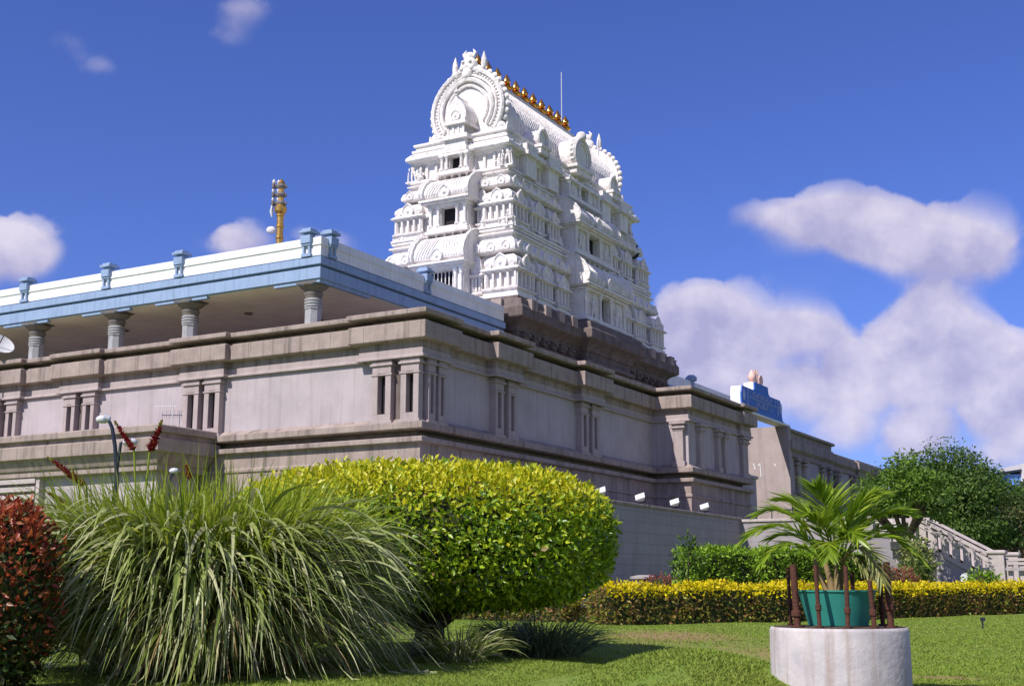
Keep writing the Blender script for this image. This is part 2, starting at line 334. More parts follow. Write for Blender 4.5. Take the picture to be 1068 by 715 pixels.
def blade_strips(P0, D0, out, length, droop, width, nseg=7):   # arching grass blades: start P0, heading D0, bending towards out and down
    n = len(P0); pts = [P0]; d = unit(D0); step = (length/nseg).reshape(-1,1)
    for k in range(nseg):
        d = unit(d + (out*.35 + np.array([0,0,-1.]))*droop.reshape(-1,1)*(.35+1.3*k/nseg)); pts.append(pts[-1] + d*step)
    pts = np.stack(pts, 1); tang = np.gradient(pts, axis=1)
    side = np.cross(tang, np.array([0,0,1.])); tw = rng.normal(0, .5, (n,1,3)); side = side/np.maximum(np.linalg.norm(side, axis=2, keepdims=True),1e-6) + tw
    side /= np.maximum(np.linalg.norm(side, axis=2, keepdims=True), 1e-6)
    t = np.linspace(0, 1, nseg+1); prof = np.minimum(1, .5+2*t)*np.clip((1-t)*1.7, 0, 1)
    w = (width.reshape(-1,1)*prof.reshape(1,-1))[..., None]*.5
    Lv = pts - side*w; Rv = pts + side*w; V = np.stack([Lv, Rv], 2).reshape(-1,3)
    base = (np.arange(n)*(nseg+1)*2).reshape(-1,1) + (np.arange(nseg)*2).reshape(1,-1); base = base.ravel()
    return V, np.stack([base, base+1, base+3, base+2], 1)
def struct(o, kind='structure'): o['kind'] = kind; return o

# ------------------------------------------------------------------ ground
def sm(x, a, b):
    t = np.clip((x-a)/(b-a), 0, 1); return t*t*(3-2*t)
def gz(x, y):
    x = np.asarray(x, dtype=float); y = np.asarray(y, dtype=float)
    z = 1.0*sm(y, 44, 56) - .42*np.exp(-((x-3.6)**2/4.5 + (y-18.6)**2/6)) + .02*np.sin(x*1.3+.4)*np.sin(y*.8)*sm(y, 8, 12)
    z = z + .40*np.exp(-((x-1.7)**2/1.3 + (y-12.2)**2/1.7))
    z = z*(1 - sm(np.hypot(x, y), 150, 400)) + .9*sm(np.hypot(x, y), 150, 400)
    return z
def dry(x, y):                                            # 0..1: how worn the turf is
    p = np.exp(-((x-3.1)**2/2.2 + (y-25.5)**2/7)) + .5*np.exp(-((x-4.2)**2/2 + (y-21.5)**2/3))
    return np.clip(p, 0, 1)
def ground():
    xs = np.concatenate([[-3000,-900,-300,-120], np.linspace(-60, 60, 161), [120,300,900,3000]])
    ys = np.concatenate([[-3000,-600,-100,-20], np.linspace(0, 80, 141), [100,140,220,400,900,3000]])
    X, Yy = np.meshgrid(xs, ys); Z = gz(X, Yy); V = np.stack([X, Yy, Z], 2).reshape(-1,3)
    nx, ny = len(xs), len(ys); i = (np.arange(ny-1)[:,None]*nx + np.arange(nx-1)[None,:]).ravel()
    o = npmesh('lawn_ground', V, np.stack([i, i+1, i+nx+1, i+nx], 1), M_LAWN, None, True); struct(o)
    # worn brown patch: the soil shows in the turf of the lawn material
    nt = M_LAWN.node_tree; N = nt.nodes; L = nt.links; b = N['Principled BSDF']; src = b.inputs['Base Color'].links[0].from_socket
    tc = N.new('ShaderNodeTexCoord'); nz = N.new('ShaderNodeTexNoise'); nz.inputs['Scale'].default_value = 1.6; nz.inputs['Detail'].default_value = 6
    L.new(tc.outputs['Object'], nz.inputs[0]); acc = None
    for (cx, cy, rx, ry, am) in ((3.1,25.5,2.1,3.6,1.25),(4.2,21.5,1.6,1.8,.7),(4.75,14.4,.6,.8,1.3),(6.5,27,3,3,.35),(9,31,3,2,.4)):
        mp = N.new('ShaderNodeMapping'); mp.vector_type = 'TEXTURE'; mp.inputs['Location'].default_value = (cx, cy, 0); mp.inputs['Scale'].default_value = (rx, ry, 1e4)
        L.new(tc.outputs['Object'], mp.inputs[0]); ln = N.new('ShaderNodeVectorMath'); ln.operation = 'LENGTH'; L.new(mp.outputs[0], ln.inputs[0])
        mr = N.new('ShaderNodeMapRange'); mr.inputs[1].default_value = 1.2; mr.inputs[2].default_value = .2; mr.inputs[3].default_value = 0; mr.inputs[4].default_value = am; L.new(ln.outputs['Value'], mr.inputs[0])
        if acc is None: acc = mr.outputs[0]
        else:
            ad = N.new('ShaderNodeMath'); ad.operation = 'MAXIMUM'; L.new(acc, ad.inputs[0]); L.new(mr.outputs[0], ad.inputs[1]); acc = ad.outputs[0]
    ad = N.new('ShaderNodeMath'); ad.operation = 'MULTIPLY_ADD'; L.new(nz.outputs[0], ad.inputs[0]); ad.inputs[1].default_value = 1.6; L.new(acc, ad.inputs[2])
    mr = N.new('ShaderNodeMapRange'); mr.inputs[1].default_value = 1.05; mr.inputs[2].default_value = 1.75; L.new(ad.outputs[0], mr.inputs[0])
    mx = N.new('ShaderNodeMix'); mx.data_type = 'RGBA'; L.new(mr.outputs[0], mx.inputs[0]); L.new(src, mx.inputs[6]); mx.inputs[7].default_value = (.27,.17,.085,1)
    L.new(mx.outputs[2], b.inputs['Base Color'])
    # turf blades
    n = 520000; y = 10.0 + 32*rng.random(n)**1.7; x = (rng.random(n)-.5)*2*(y*.46+.6)
    keep = (rng.random(n) > dry(x, y)*.75) & (np.hypot(x-2.94, y-11.5) > .66) & (rng.random(n) > .9*np.exp(-((x-4.75)**2/.25+(y-14.4)**2/.4)))
    x = x[keep]; y = y[keep]; n = len(x)
    P = np.stack([x, y, gz(x, y)-.005], 1); h = (.012+.022*rng.random(n))*(.8+.5*np.sin(x*2.1+y*1.7)**2); w = .004+.005*rng.random(n) + .0003*y
    th = rng.random(n)*2*pi; lean = rng.normal(0, .6, (n,2))
    S_ = np.stack([np.cos(th), np.sin(th), 0*th], 1)*w[:,None]
    T = P + np.stack([lean[:,0]*h, lean[:,1]*h, h], 1)
    V = np.stack([P-S_, P+S_, T], 1).reshape(-1,3); i = np.arange(n)*3
    struct(npmesh('lawn_grass', V, np.stack([i, i+1, i+2], 1), M_GRASS), 'stuff')
ground()

# ------------------------------------------------------------------ the temple hall
def rect(x0, x1, y0, y1): return [(x0,y0),(x1,y0),(x1,y1),(x0,y1)]
RC = .25
LB = [(2.6,-.0),(11.1,8.95),(17.75,15.6),(22.2,20.2)]       # blocks over the pilaster pairs on the lit face (along b)
RB = [(4.75,6.85),(12.05,14.25)]; RP = -.14
def hall_outline(proj):
    if not proj:
        return [(RC,RC),(20.52,RC),(20.52,-1.58),(28.74,-1.58),(28.74,2.9),(36.0,2.9),(36.0,30),(RC,30)]
    p = [(0,0),(1.75,0),(1.75,RC)]
    for a0, a1 in RB: p += [(a0,RC),(a0,RP),(a1,RP),(a1,RC)]
    p += [(20.52,RC),(20.52,-1.58),(27.5,-1.58),(27.5,-1.8),(28.96,-1.8),(28.96,2.9),(36,2.9),(36,30),(RC,30)]
    for hi, lo in reversed(LB[1:]): p += [(RC,hi),(0,hi),(0,lo),(RC,lo)]
    p += [(RC,2.6),(0,2.6)]
    return p
def build_hall():
    H = site('temple_hall', 'long grey plaster temple hall with brown stone cornices and paired slit pilasters', 'temple hall', 0, 0, 1.0)
    PL, PR_ = hall_outline(False), hall_outline(True)
    m = MB(); m.ring(PL, [(0,6.2),(0,8.9),(-.4,8.9),(-.4,8.25)]); m.build('wall', M_PLASTER, H)
    m = MB(); m.ring(PR_, [(-.02,8.98),(.03,9.0),(.03,9.23),(.29,9.26),(.33,9.29),(.33,9.86),(.26,9.89),(-.3,9.90),(-.3,10.10),(.36,10.12),(.38,10.15),(.38,10.29),(.30,10.32),(-.5,10.32),(-.5,8.9)], bot=False, top=False)
    m.build('cornice', M_STONE, H, bevel=.012)
    m = MB(); m.ring(PR_, [(-.04,8.66),(.13,8.66),(.13,8.74),(.05,8.77),(.05,8.99)], False, False); m.build('frieze', M_PIL, H, bevel=.01)
    m = MB(); m.add([(.6,4.0,8.3),(13.2,4.0,8.3),(13.2,12.6,8.3),(9.2,12.6,8.3),(9.2,29.6,8.3),(.6,29.6,8.3)], [(0,1,2,3,4,5)]); m.build('roof_deck', M_DECK, H)  # unseen pale deck, added to bounce light up to the soffit
    m = MB(); m.ring(PL, [(0,6.62),(.26,6.46),(.32,6.44),(.32,6.22),(.28,6.2),(-.35,6.18),(-.35,5.97),(.30,5.94),(.34,5.92),(.34,5.76),(.14,5.72),(.14,5.2),(.2,5.16),(.2,5.06),(.14,5.02),(.14,4.3),(.34,4.1),(.34,.2)])
    m.build('plinth', M_STONE, H, bevel=.012)
    # pilasters: two stiles, head and sill round a slit with its shade painted near-black
    def pil(face, s0, s1, slot=True, z0=6.45, z1=8.62, plane=0.0, pname='pilaster'):
        m = MB()
        def bx(u0, u1, d0, d1, za, zb):            # d measured outwards from the field wall
            if face == 'L': m.box(RC-d1, RC-d0, u0, u1, za, zb)
            elif face == 'R': m.box(u0, u1, RC-d1, RC-d0, za, zb)
            elif face == 'B': m.box(u0, u1, -1.58-d1, -1.58-d0, za, zb)
            else: m.box(20.52-d1, 20.52-d0, u0, u1, za, zb)
        w = s1-s0; dp = .27; e = .012
        sw = w*.30
        if slot:
            bx(s0, s0+sw, -.01, dp, z0+.32, z1-.42); bx(s1-sw, s1, -.01, dp, z0+.32, z1-.42)
            bx(s0, s1, -.01, dp, z0+.08, z0+.32); bx(s0, s1, -.01, dp, z1-.42, z1-.16)
            bx(s0-.08, s1+.08, -.01, dp+.05, z0-.02, z0+.08); bx(s0-.05, s1+.05, -.01, dp+.03, z1-.50, z1-.44)
            bx(s0-.08, s1+.08, -.01, dp+.06, z1-.16, z1-.08); bx(s0-.03, s1+.03, -.01, dp+.02, z1-.08, z1+.03)
        else:
            bx(s0+.06, s1-.06, -.01, dp-.05, z0+.3, z1-.45)
            bx(s0-.02, s1+.02, -.01, dp, z0+.02, z0+.3); bx(s0+.02, s1-.02, -.01, dp-.02, z1-.45, z1-.35)
            bx(s0-.06, s1+.06, -.01, dp+.05, z1-.35, z1-.25); bx(s0, s1, -.01, dp, z1-.25, z1-.15); bx(s0-.1, s1+.1, -.01, dp+.1, z1-.15, z1-.03)
        o = m.build(pname, M_PIL, H, bevel=.008)
        if slot:
            k = MB(); m0 = m; m = k; bx(s0+sw+.003, s1-sw-.003, -.02, .012, z0+.33, z1-.43); k.build('slit', M_DARK, o)
    for s0, s1 in ((.12,.86),(1.27,2.06),(9.08,9.86),(10.15,10.92),(15.75,16.4),(16.85,17.5),(20.35,21.0),(21.4,22.05)): pil('L', s0, s1)
    for s0, s1 in ((.42,.86),(1.06,1.52),(4.98,5.62),(5.98,6.62),(12.25,12.95),(13.3,14.0)): pil('R', s0, s1)
    for s0, s1 in ((21.5,22.1),(24.0,24.5),(24.95,25.45),(27.7,28.6)): pil('B', s0, s1, False, 6.45, 8.66)
    pil('S', -1.45, -.85, False, 6.45, 8.66)
    for s0, s1 in ((.86,1.27),(9.86,10.15),(16.4,16.85),(21.0,21.4)):      # brown backing paints the pilaster shadow into the gap of a pair
        m = MB(); m.box(RC-.03, RC+.02, s0+.02, s1-.02, 6.5, 8.6); m.build('gap_shade_panel', M_STONED, H)
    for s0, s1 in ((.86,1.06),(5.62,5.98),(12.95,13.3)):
        m = MB(); m.box(s0+.02, s1-.02, RC-.03, RC+.02, 6.5, 8.6); m.build('gap_shade_panel', M_STONED, H)
    # lightning conductor and small aerial on the lit face
    m = MB(); m.tube([(.2, 11.4, 7.0), (-.05, 11.4, 7.0), (-.05, 11.4, 7.9)], .02, 5); m.tube([(-.05, 12.35, 7.8), (-.05, 11.15, 7.72)], .015, 5)
    for k in range(6): m.tube([(-.05, 12.3-k*.2, 7.62), (-.05, 12.3-k*.2, 7.95)], .01, 4)
    m.build('aerial', M_LAMPH, H)
    # entrance porch with heavy eaves on the lit face
    P = site('stone_porch', 'low stone porch with deep overhanging eaves against the lit hall face at the left edge', 'porch', -1.5, 15, 1.0)
    po = rect(-2.5, -.2, 9.6, 26); m = MB()
    m.ring(po, [(0,5.0),(.05,5.02),(.05,5.22),(.12,5.25),(.30,5.62),(.45,5.66),(.45,6.12),(.33,6.18),(.33,6.3),(.50,6.34),(.50,6.56),(.45,6.6)]); m.build('eaves', M_STONE, P, bevel=.012)
    m = MB(); m.ring(rect(-2.2, -.21, 9.9, 25.5), [(0,.4),(0,5.0)]); m.build('wall', M_PLASTER, P)
    m = MB()
    for k in range(5): m.box(-2.5, -2.21, 15.9, 18.5, 3.6+k*.3, 3.78+k*.3)
    m.box(-2.45, -2.205, 15.7, 15.9, 3.4, 5.0); m.build('louvre', M_STAIR, P)
build_hall()

def build_pavilion():
    P = site('terrace_pavilion', 'flat roofed terrace pavilion with pale blue band and stone columns on the hall', 'pavilion', 3, 10, 10.32)
    a0, b0 = -.24, 4.3
    slab = [(a0,b0),(13.3,b0),(13.3,12.5),(9,12.5),(9,32),(a0,32)]
    m = MB(); m.ring(slab, [(-.12,11.895),(-.12,11.95)]); m.build('soffit_band', M_BLUE, P)
    m = MB(); m.ring(slab, [(-.16,11.87),(-.16,11.90)]); m.build('soffit', M_SOFF, P)
    for b in (5.2, 11.2, 15.3, 20.05, 25):
        m = MB(); m.box(a0+.11, a0+.3, b-1.35 if b > 6 else b0+.11, b+1.35, 11.79, 11.93); m.build('eave_bracket', M_BLUE, P)
    m = MB(); m.box(a0+.31, a0+3.2, b0+.11, b0+.3, 11.79, 11.93); m.build('eave_bracket', M_BLUE, P)
    m = MB(); m.ring(slab, [(-.12,11.92),(-.05,11.92),(-.05,12.35),(-.2,12.36),(-.2,12.43),(0,12.44),(0,12.72),(-.12,12.73),(-.12,12.79)]); m.build('roof_slab', M_BLUE, P, bevel=.01)
    m = MB(); m.ring(slab, [(-.06,12.78),(-.06,13.15),(-.02,13.18),(-.02,13.24),(-.05,13.26),(-.05,13.48),(-.3,13.48),(-.3,12.9)], top=False); m.build('parapet', M_PARA, P)
    def post(side, s):
        m = MB()
        def bx(u0, u1, d0, d1, z0, z1):
            if side == 'L': m.box(a0-d1, a0-d0, s+u0*.62, s+u1*.62, z0, z1)
            else: m.box(s+u0*.62, s+u1*.62, b0-d1, b0-d0, z0, z1)
        bx(-.36,.36, -.05,.05, 12.76, 12.88); bx(-.28,-.14, -.05,.03, 12.88, 13.2); bx(.14,.28, -.05,.03, 12.88, 13.2)
        bx(-.34,.34, -.3,.06, 13.18, 13.26); bx(-.36,.36, -.4,.1, 13.26, 13.56); bx(-.22,.22, -.3,.0, 13.56, 13.66); bx(-.44,.44, -.42,.14, 13.66, 13.76); bx(-.34,.34, -.36,.06, 13.76, 13.84)
        m.build('parapet_post', M_BLUE, P, bevel=.008)
    for s in (4.98, 11.28, 15.26, 20.13, 25): post('L', s)
    for s in (.45, 6.84): post('R', s)
    def column(a, b):
        zb = 10.31 if a < 1 else 8.3
        m = MB(); m.lathe(a, b, [(.31,zb),(.31,10.88),(.34,10.9),(.34,10.95),(.29,10.97)], 8, pi/8)
        m.lathe(a, b, [(.29,10.96),(.335,10.99),(.335,11.04),(.29,11.07),(.335,11.1),(.335,11.15),(.29,11.18),(.335,11.21),(.335,11.26),(.29,11.29)], 16)
        o = m.build('column', M_COLM, P, smooth=40)
        m = MB(); m.lathe(a, b, [(.29,11.28),(.31,11.36),(.33,11.42),(.35,11.45),(.35,11.5),(.30,11.53),(.33,11.58),(.42,11.65),(.5,11.71),(.54,11.76),(.48,11.8)], 16)
        m.ring(rect(a-.47, a+.47, b-.47, b+.47), [(-.06,11.79),(0,11.82),(0,11.875)]); m.build('capital', M_CAPS, o, smooth=40)
    for b in (5.03, 11.08, 15.1, 19.8, 25): column(.32, b)
    for b in (5.2, 11.2, 17): column(7.2, b)
    for k, (a, b) in enumerate(((3,7),(3,10.5),(5.5,8.8),(3.2,14),(3,17.5))):
        m = MB(); m.lathe(a, b, [(.16,11.88),(.2,11.84),(.12,11.79)], 12); m.build('ceiling_light', M_CAPS, P)
    # the same roof edge showing again beyond the tower
    Q = site('rear_pavilion', 'white parapet and blue band of the rear terrace roof beyond the tower', 'pavilion', 36, 8, 10.32)
    sl2 = rect(32.6, 46, b0, 14); m = MB(); m.ring(sl2, [(-.12,11.8),(-.05,11.92),(-.05,12.36),(-.1,12.4),(0,12.45),(0,12.6)]); m.build('roof_slab', M_BLUE, Q)
    m = MB(); m.ring(sl2, [(-.05,12.6),(-.05,13.3),(-.3,13.3)]); m.build('parapet', M_PARA, Q)
    m = MB(); m.lathe(36.6, b0+.1, [(.2,12.6),(.2,13.3),(.34,13.34),(.36,13.55),(.2,13.7)], 10); m.build('parapet_post', M_BLUE, Q)
    for a in (33.5, 39, 45):
        m = MB(); m.box(a-.3, a+.3, 6, 6.6, 8.3, 11.82); m.build('column', M_COLM, Q)
build_pavilion()

# ------------------------------------------------------------------ the gopuram
TA, TB = 23.0, 8.2; HA, HB = 8.84, 4.0
def trect(d): return rect(TA-HA+d, TA+HA-d, TB-HB+d, TB+HB-d)
class Face:                                            # s along a face, d out of it
    def __init__(f, k): f.k = k
    def pt(f, s, d, z):
        if f.k == 'R': return (TA+s, TB-HB-d, z)
        if f.k == 'L': return (TA-HA-d, TB-s, z)
        if f.k == 'B': return (TA-s, TB+HB+d, z)
        return (TA+HA+d, TB+s, z)
    def box(f, m, s0, s1, d0, d1, z0, z1):
        p = f.pt(s0, d0, z0); q = f.pt(s1, d1, z1)
        m.box(min(p[0],q[0]), max(p[0],q[0]), min(p[1],q[1]), max(p[1],q[1]), z0, z1)
    def plate(f, m, sz, d0, d1):                       # outline in (s, z) between two depths
        a = [f.pt(s, d0, z) for s, z in sz]; q = Vector(f.pt(0, d1, 0)) - Vector(f.pt(0, d0, 0)); m.plate(a, q)
FR, FL, FB, FF = Face('R'), Face('L'), Face('B'), Face('F')
def shoe(r, z0, sq=1.0, n=18, a0=-50, flat=True, tip=.18):   # horseshoe outline
    pts = []
    for i in range(n+1):
        t = radians(a0 + (180-2*a0)*i/n); k = 1 + tip*max(0, sin(t))**8
        pts.append((r*cos(t)*sq, z0 + r*(.62+sin(t)*k)))
    return pts
def kudu(f, m, s, z, d, r, th=.1):
    o = shoe(r, z, n=12); f.plate(m, [(s+x, y) for x, y in o], d-.02, d+th*.45)
    m.tube([f.pt(s+x, d+th*.45, y) for x, y in o], r*.17, 5)
    m.ball(f.pt(s, d+th*.4, z+r*.6), r*.3, 6); m.ball(f.pt(s, d+th*.4, z+r*1.85), r*.22, 6)
FIN = [(.45,0),(.75,.12),(.35,.2),(.7,.34),(1.0,.48),(.85,.6),(.35,.72),(.4,.78),(.16,.88),(.03,1.1)]
def finial(m, x, y, z, h, n=8): m.lathe(x, y, [(r*h*.28, z+k*h) for r, k in FIN], n)
def figure(f, m, s, d, z, h, flip=1):                  # standing door guardian in the round
    q = lambda ss, dd, zz: f.pt(s+ss*h*flip, d+dd*h, z+zz*h)
    m.tube([q(.07,0,0),q(.08,.03,.25),q(.06,.02,.48)], [.045*h,.055*h,.075*h], 7)
    m.tube([q(-.12,.02,0),q(-.13,.07,.24),q(-.05,.02,.48)], [.045*h,.055*h,.075*h], 7)
    m.tube([q(0,0,.45),q(.01,.02,.55),q(.0,.03,.68),q(0,.02,.79),q(0,.02,.84)], [.11*h,.095*h,.125*h,.1*h,.04*h], 8)
    m.ball(q(0,.03,.9), .062*h, 8); m.lathe(*q(0,.02,0)[:2], [(.07*h,z+.93*h),(.06*h,z+1.02*h),(.035*h,z+1.1*h),(.005*h,z+1.16*h)], 8)
    m.tube([q(.11,.02,.77),q(.22,.05,.62),q(.13,.12,.52)], [.04*h,.035*h,.028*h], 6)
    m.tube([q(-.11,.02,.77),q(-.23,.04,.66),q(-.26,.08,.86)], [.04*h,.035*h,.028*h], 6)
    m.tube([q(-.1,.0,.76),q(-.2,.0,.58),q(-.24,.06,.4)], [.035*h,.03*h,.025*h], 6)
    m.tube([q(.24,.08,.0),q(.2,.12,.5)], [.05*h,.025*h], 6)
    f.box(m, s-.3*h, s+.3*h, d-.12*h, d+.2*h, z-.06*h, z+.01*h)
def kiosk(T, x0, x1, y0, y1, z, sc, roof, kfaces):
    cx, cy = (x0+x1)/2, (y0+y1)/2; r = rect(x0, x1, y0, y1); m = MB()
    zb, zc, ze, zr = z+.46*sc, z+1.12*sc, z+1.40*sc, z+2.25*sc
    m.ring(r, [(.02,z),(.06,z+.02),(.06,z+.14*sc),(-.04,z+.18*sc),(-.04,z+.24*sc),(.08,z+.28*sc),(.1,z+.36*sc),(.0,z+.42*sc),(-.1,zb),(-.16,zb),(-.16,zc),(-.02,zc+.02),(.05,zc+.06*sc),(.16,zc+.10*sc),(.16,zc+.15*sc),(.06,zc+.24*sc),(-.06,ze)])
    for ax in (0, 1):                                   # little engaged colonnettes
        lo, hi = (x0, x1) if ax == 0 else (y0, y1); n = max(2, int(round((hi-lo)/.42)))
        for i in range(n+1):
            c = lo+.08 + (hi-lo-.16)*i/n; w = .055
            for e in ((y0, y1) if ax == 0 else (x0, x1)):
                if ax == 0: m.box(c-w, c+w, e-.03 if e == y0 else e-.17, e+.17 if e == y0 else e+.03, zb-.02, zc+.01)
                else: m.box(e-.03 if e == x0 else e-.17, e+.17 if e == x0 else e+.03, c-w, c+w, zb-.02, zc+.01)
    o = m.build('kiosk', M_WHITE, T, bevel=.006)
    m = MB(); hw = min(x1-x0, y1-y0)/2; h = zr-ze
    if roof == 'dome':
        m.ring(r, [(-.08,ze-.01),(-.02,ze+.05*h),(.02,ze+.2*h),(.0,ze+.38*h),(-.16*hw*1.1,ze+.58*h),(-.5*hw,ze+.8*h),(-.8*hw,ze+.93*h),(-.9*hw,ze+h)])
    else:
        al = x1-x0 > y1-y0                              # barrel roof along the longer side
        prof = [(-.86,0),(-.98,.2),(-.96,.42),(-.78,.68),(-.45,.9),(0,1.04),(.45,.9),(.78,.68),(.96,.42),(.98,.2),(.86,0)]
        for (u0, u1, k) in ((-1,1,1.0),(-1.05,-.9,1.12),(.9,1.05,1.12)):
            L_ = (x1-x0)/2 if al else (y1-y0)/2; D_ = (y1-y0)/2 if al else (x1-x0)/2
            if al: m.plate([(cx+u0*L_, cy+p*D_*k, ze-.01+q*h*k) for p, q in prof], ((u1-u0)*L_,0,0))
            else: m.plate([(cx+p*D_*k, cy+u0*L_, ze-.01+q*h*k) for p, q in prof], (0,(u1-u0)*L_,0))
    for f in kfaces:
        wid = (x1-x0) if f.k in 'RB' else (y1-y0)
        s = {'R': cx-TA, 'L': TB-cy, 'B': TA-cx, 'F': cy-TB}[f.k]
        d = {'R': (TB-HB)-y0, 'L': (TA-HA)-x0, 'B': y1-(TB+HB), 'F': x1-(TA+HA)}[f.k]
        kudu(f, m, s, ze-.02, d-.02, min(.34*sc, wid*.24), .16)
        if wid > 1.2:
            for e in (-.36, .36): kudu(f, m, s+wid*e, ze-.04, d, .13*sc, .1)
    m.build('kiosk_roof', M_WHITE, o, smooth=35)
    m = MB()
    if roof == 'dome': finial(m, cx, cy, zr-.03, .5*sc)
    else:
        for k in (-.6, 0, .6):
            if x1-x0 > y1-y0: finial(m, cx+k*(x1-x0)/2, cy, zr, .36*sc, 6)
            else: finial(m, cx, cy+k*(y1-y0)/2, zr, .36*sc, 6)
    m.build('finial', M_WHITE, o, smooth=35)
def barrel(f, T, s, d0, d1, hw, z, h, nfin, name='bay_roof'):   # big wagon roof of a central bay, its back against the tower
    m = MB(); D = d1-d0
    prof = [(0,0),(.86,0),(1.0,.10),(1.04,.24),(.98,.44),(.84,.66),(.62,.86),(.3,1.0),(0,1.04)]
    def sec(s0, s1, k, zo=0):
        a = [f.pt(s0, d0+p*D*k, z+zo+q*h*k) for p, q in prof]; m.plate(a, Vector(f.pt(s1,0,0))-Vector(f.pt(s0,0,0)))
    sec(s-hw, s+hw, 1.0); sec(s-hw-.1, s-hw+.08, 1.1, -.04); sec(s+hw-.08, s+hw+.1, 1.1, -.04)
    for e in (-1, 1):                                    # raised rib on each end arch
        m.tube([f.pt(s+e*(hw+.1), d0+p*D*1.1, z-.04+q*h*1.1) for p, q in prof[1:]], .06, 5)
    nr = int(hw*2/.17)                                   # slanting ribs on the front
    for i in range(nr):
        ss = s-hw+.2 + (2*hw-.4)*i/(nr-1); sl = .28 if ss < s else -.28
        if abs(ss-s) < .34: continue
        m.tube([f.pt(min(max(ss+sl*t*1.2, s-hw), s+hw), d0+D*(p+.0), z+q*h) for t, (p, q) in zip((0,.25,.5,.75,1), ((1.02,.16),(1.04,.28),(.99,.46),(.86,.66),(.66,.84)))], .035, 4)
    kudu(f, m, s, z+.08, d0+D*1.0, .3, .2)
    f.box(m, s-hw-.14, s+hw+.14, d0, d0+D*1.12, z-.12, z-.02); f.box(m, s-hw-.06, s+hw+.06, d0, d0+D*1.04, z-.2, z-.12)
    o = m.build(name, M_WHITE, T, smooth=35)
    m = MB()
    for i in range(nfin):
        c = f.pt(s-hw*.82 + hw*1.64*i/(nfin-1), d0+D*.34, 0); finial(m, c[0], c[1], z+h*.96, .42, 6)
    m.build('finial', M_WHITE, o, smooth=35)
def bay(f, T, hw, d0, d1, z0, z1, ow, zo0, zo1, bars=0, cols=True, fig=0, back=-.70):   # central projecting bay with a painted dark opening
    m = MB(); e = .03
    f.box(m, -hw-.1, hw+.1, d0, d1+.1, z0, z0+.16); f.box(m, -hw-.02, hw+.02, d0, d1+.03, z0+.16, zo0)
    f.box(m, -hw+e, -ow, d0, d1-.12, zo0, z1-.12); f.box(m, ow, hw-e, d0, d1-.12, zo0, z1-.12)
    f.box(m, -ow, ow, d0, d1-.1, zo1, z1-.12)
    f.box(m, -hw-.04, hw+.04, d0, d1+.06, z1-.12, z1)
    if cols:
        for s in (-hw+.14, -ow-.12, ow+.12, hw-.14):
            c = f.pt(s, d1-.05, 0); zz = zo0; hh = z1-.1-zo0
            m.lathe(c[0], c[1], [(.13,zz),(.13,zz+.08),(.085,zz+.12),(.075,zz+hh*.72),(.1,zz+hh*.76),(.075,zz+hh*.8),(.14,zz+hh*.9),(.15,zz+hh)], 8)
    for i in range(bars):
        c = f.pt(-ow+.1+(2*ow-.2)*i/(bars-1), d1-.2, 0); m.lathe(c[0], c[1], [(.03,zo0),(.03,zo1)], 6)
    o = m.build('central_bay', M_WHITE, T, bevel=.006)
    m = MB(); f.box(m, -ow+.004, ow-.004, d1-.62, d1-.42, zo0+.01, zo1-.005); m.build('opening_shade', M_DARK, o)  # near-black panel puts the recess shade into colour
    if fig:
        for sg in (-1, 1):
            m = MB(); figure(f, m, sg*(ow+.95), d1-.12, zo0-.1, fig, sg); m.build('guardian_statue', M_WHITE, T, smooth=60)
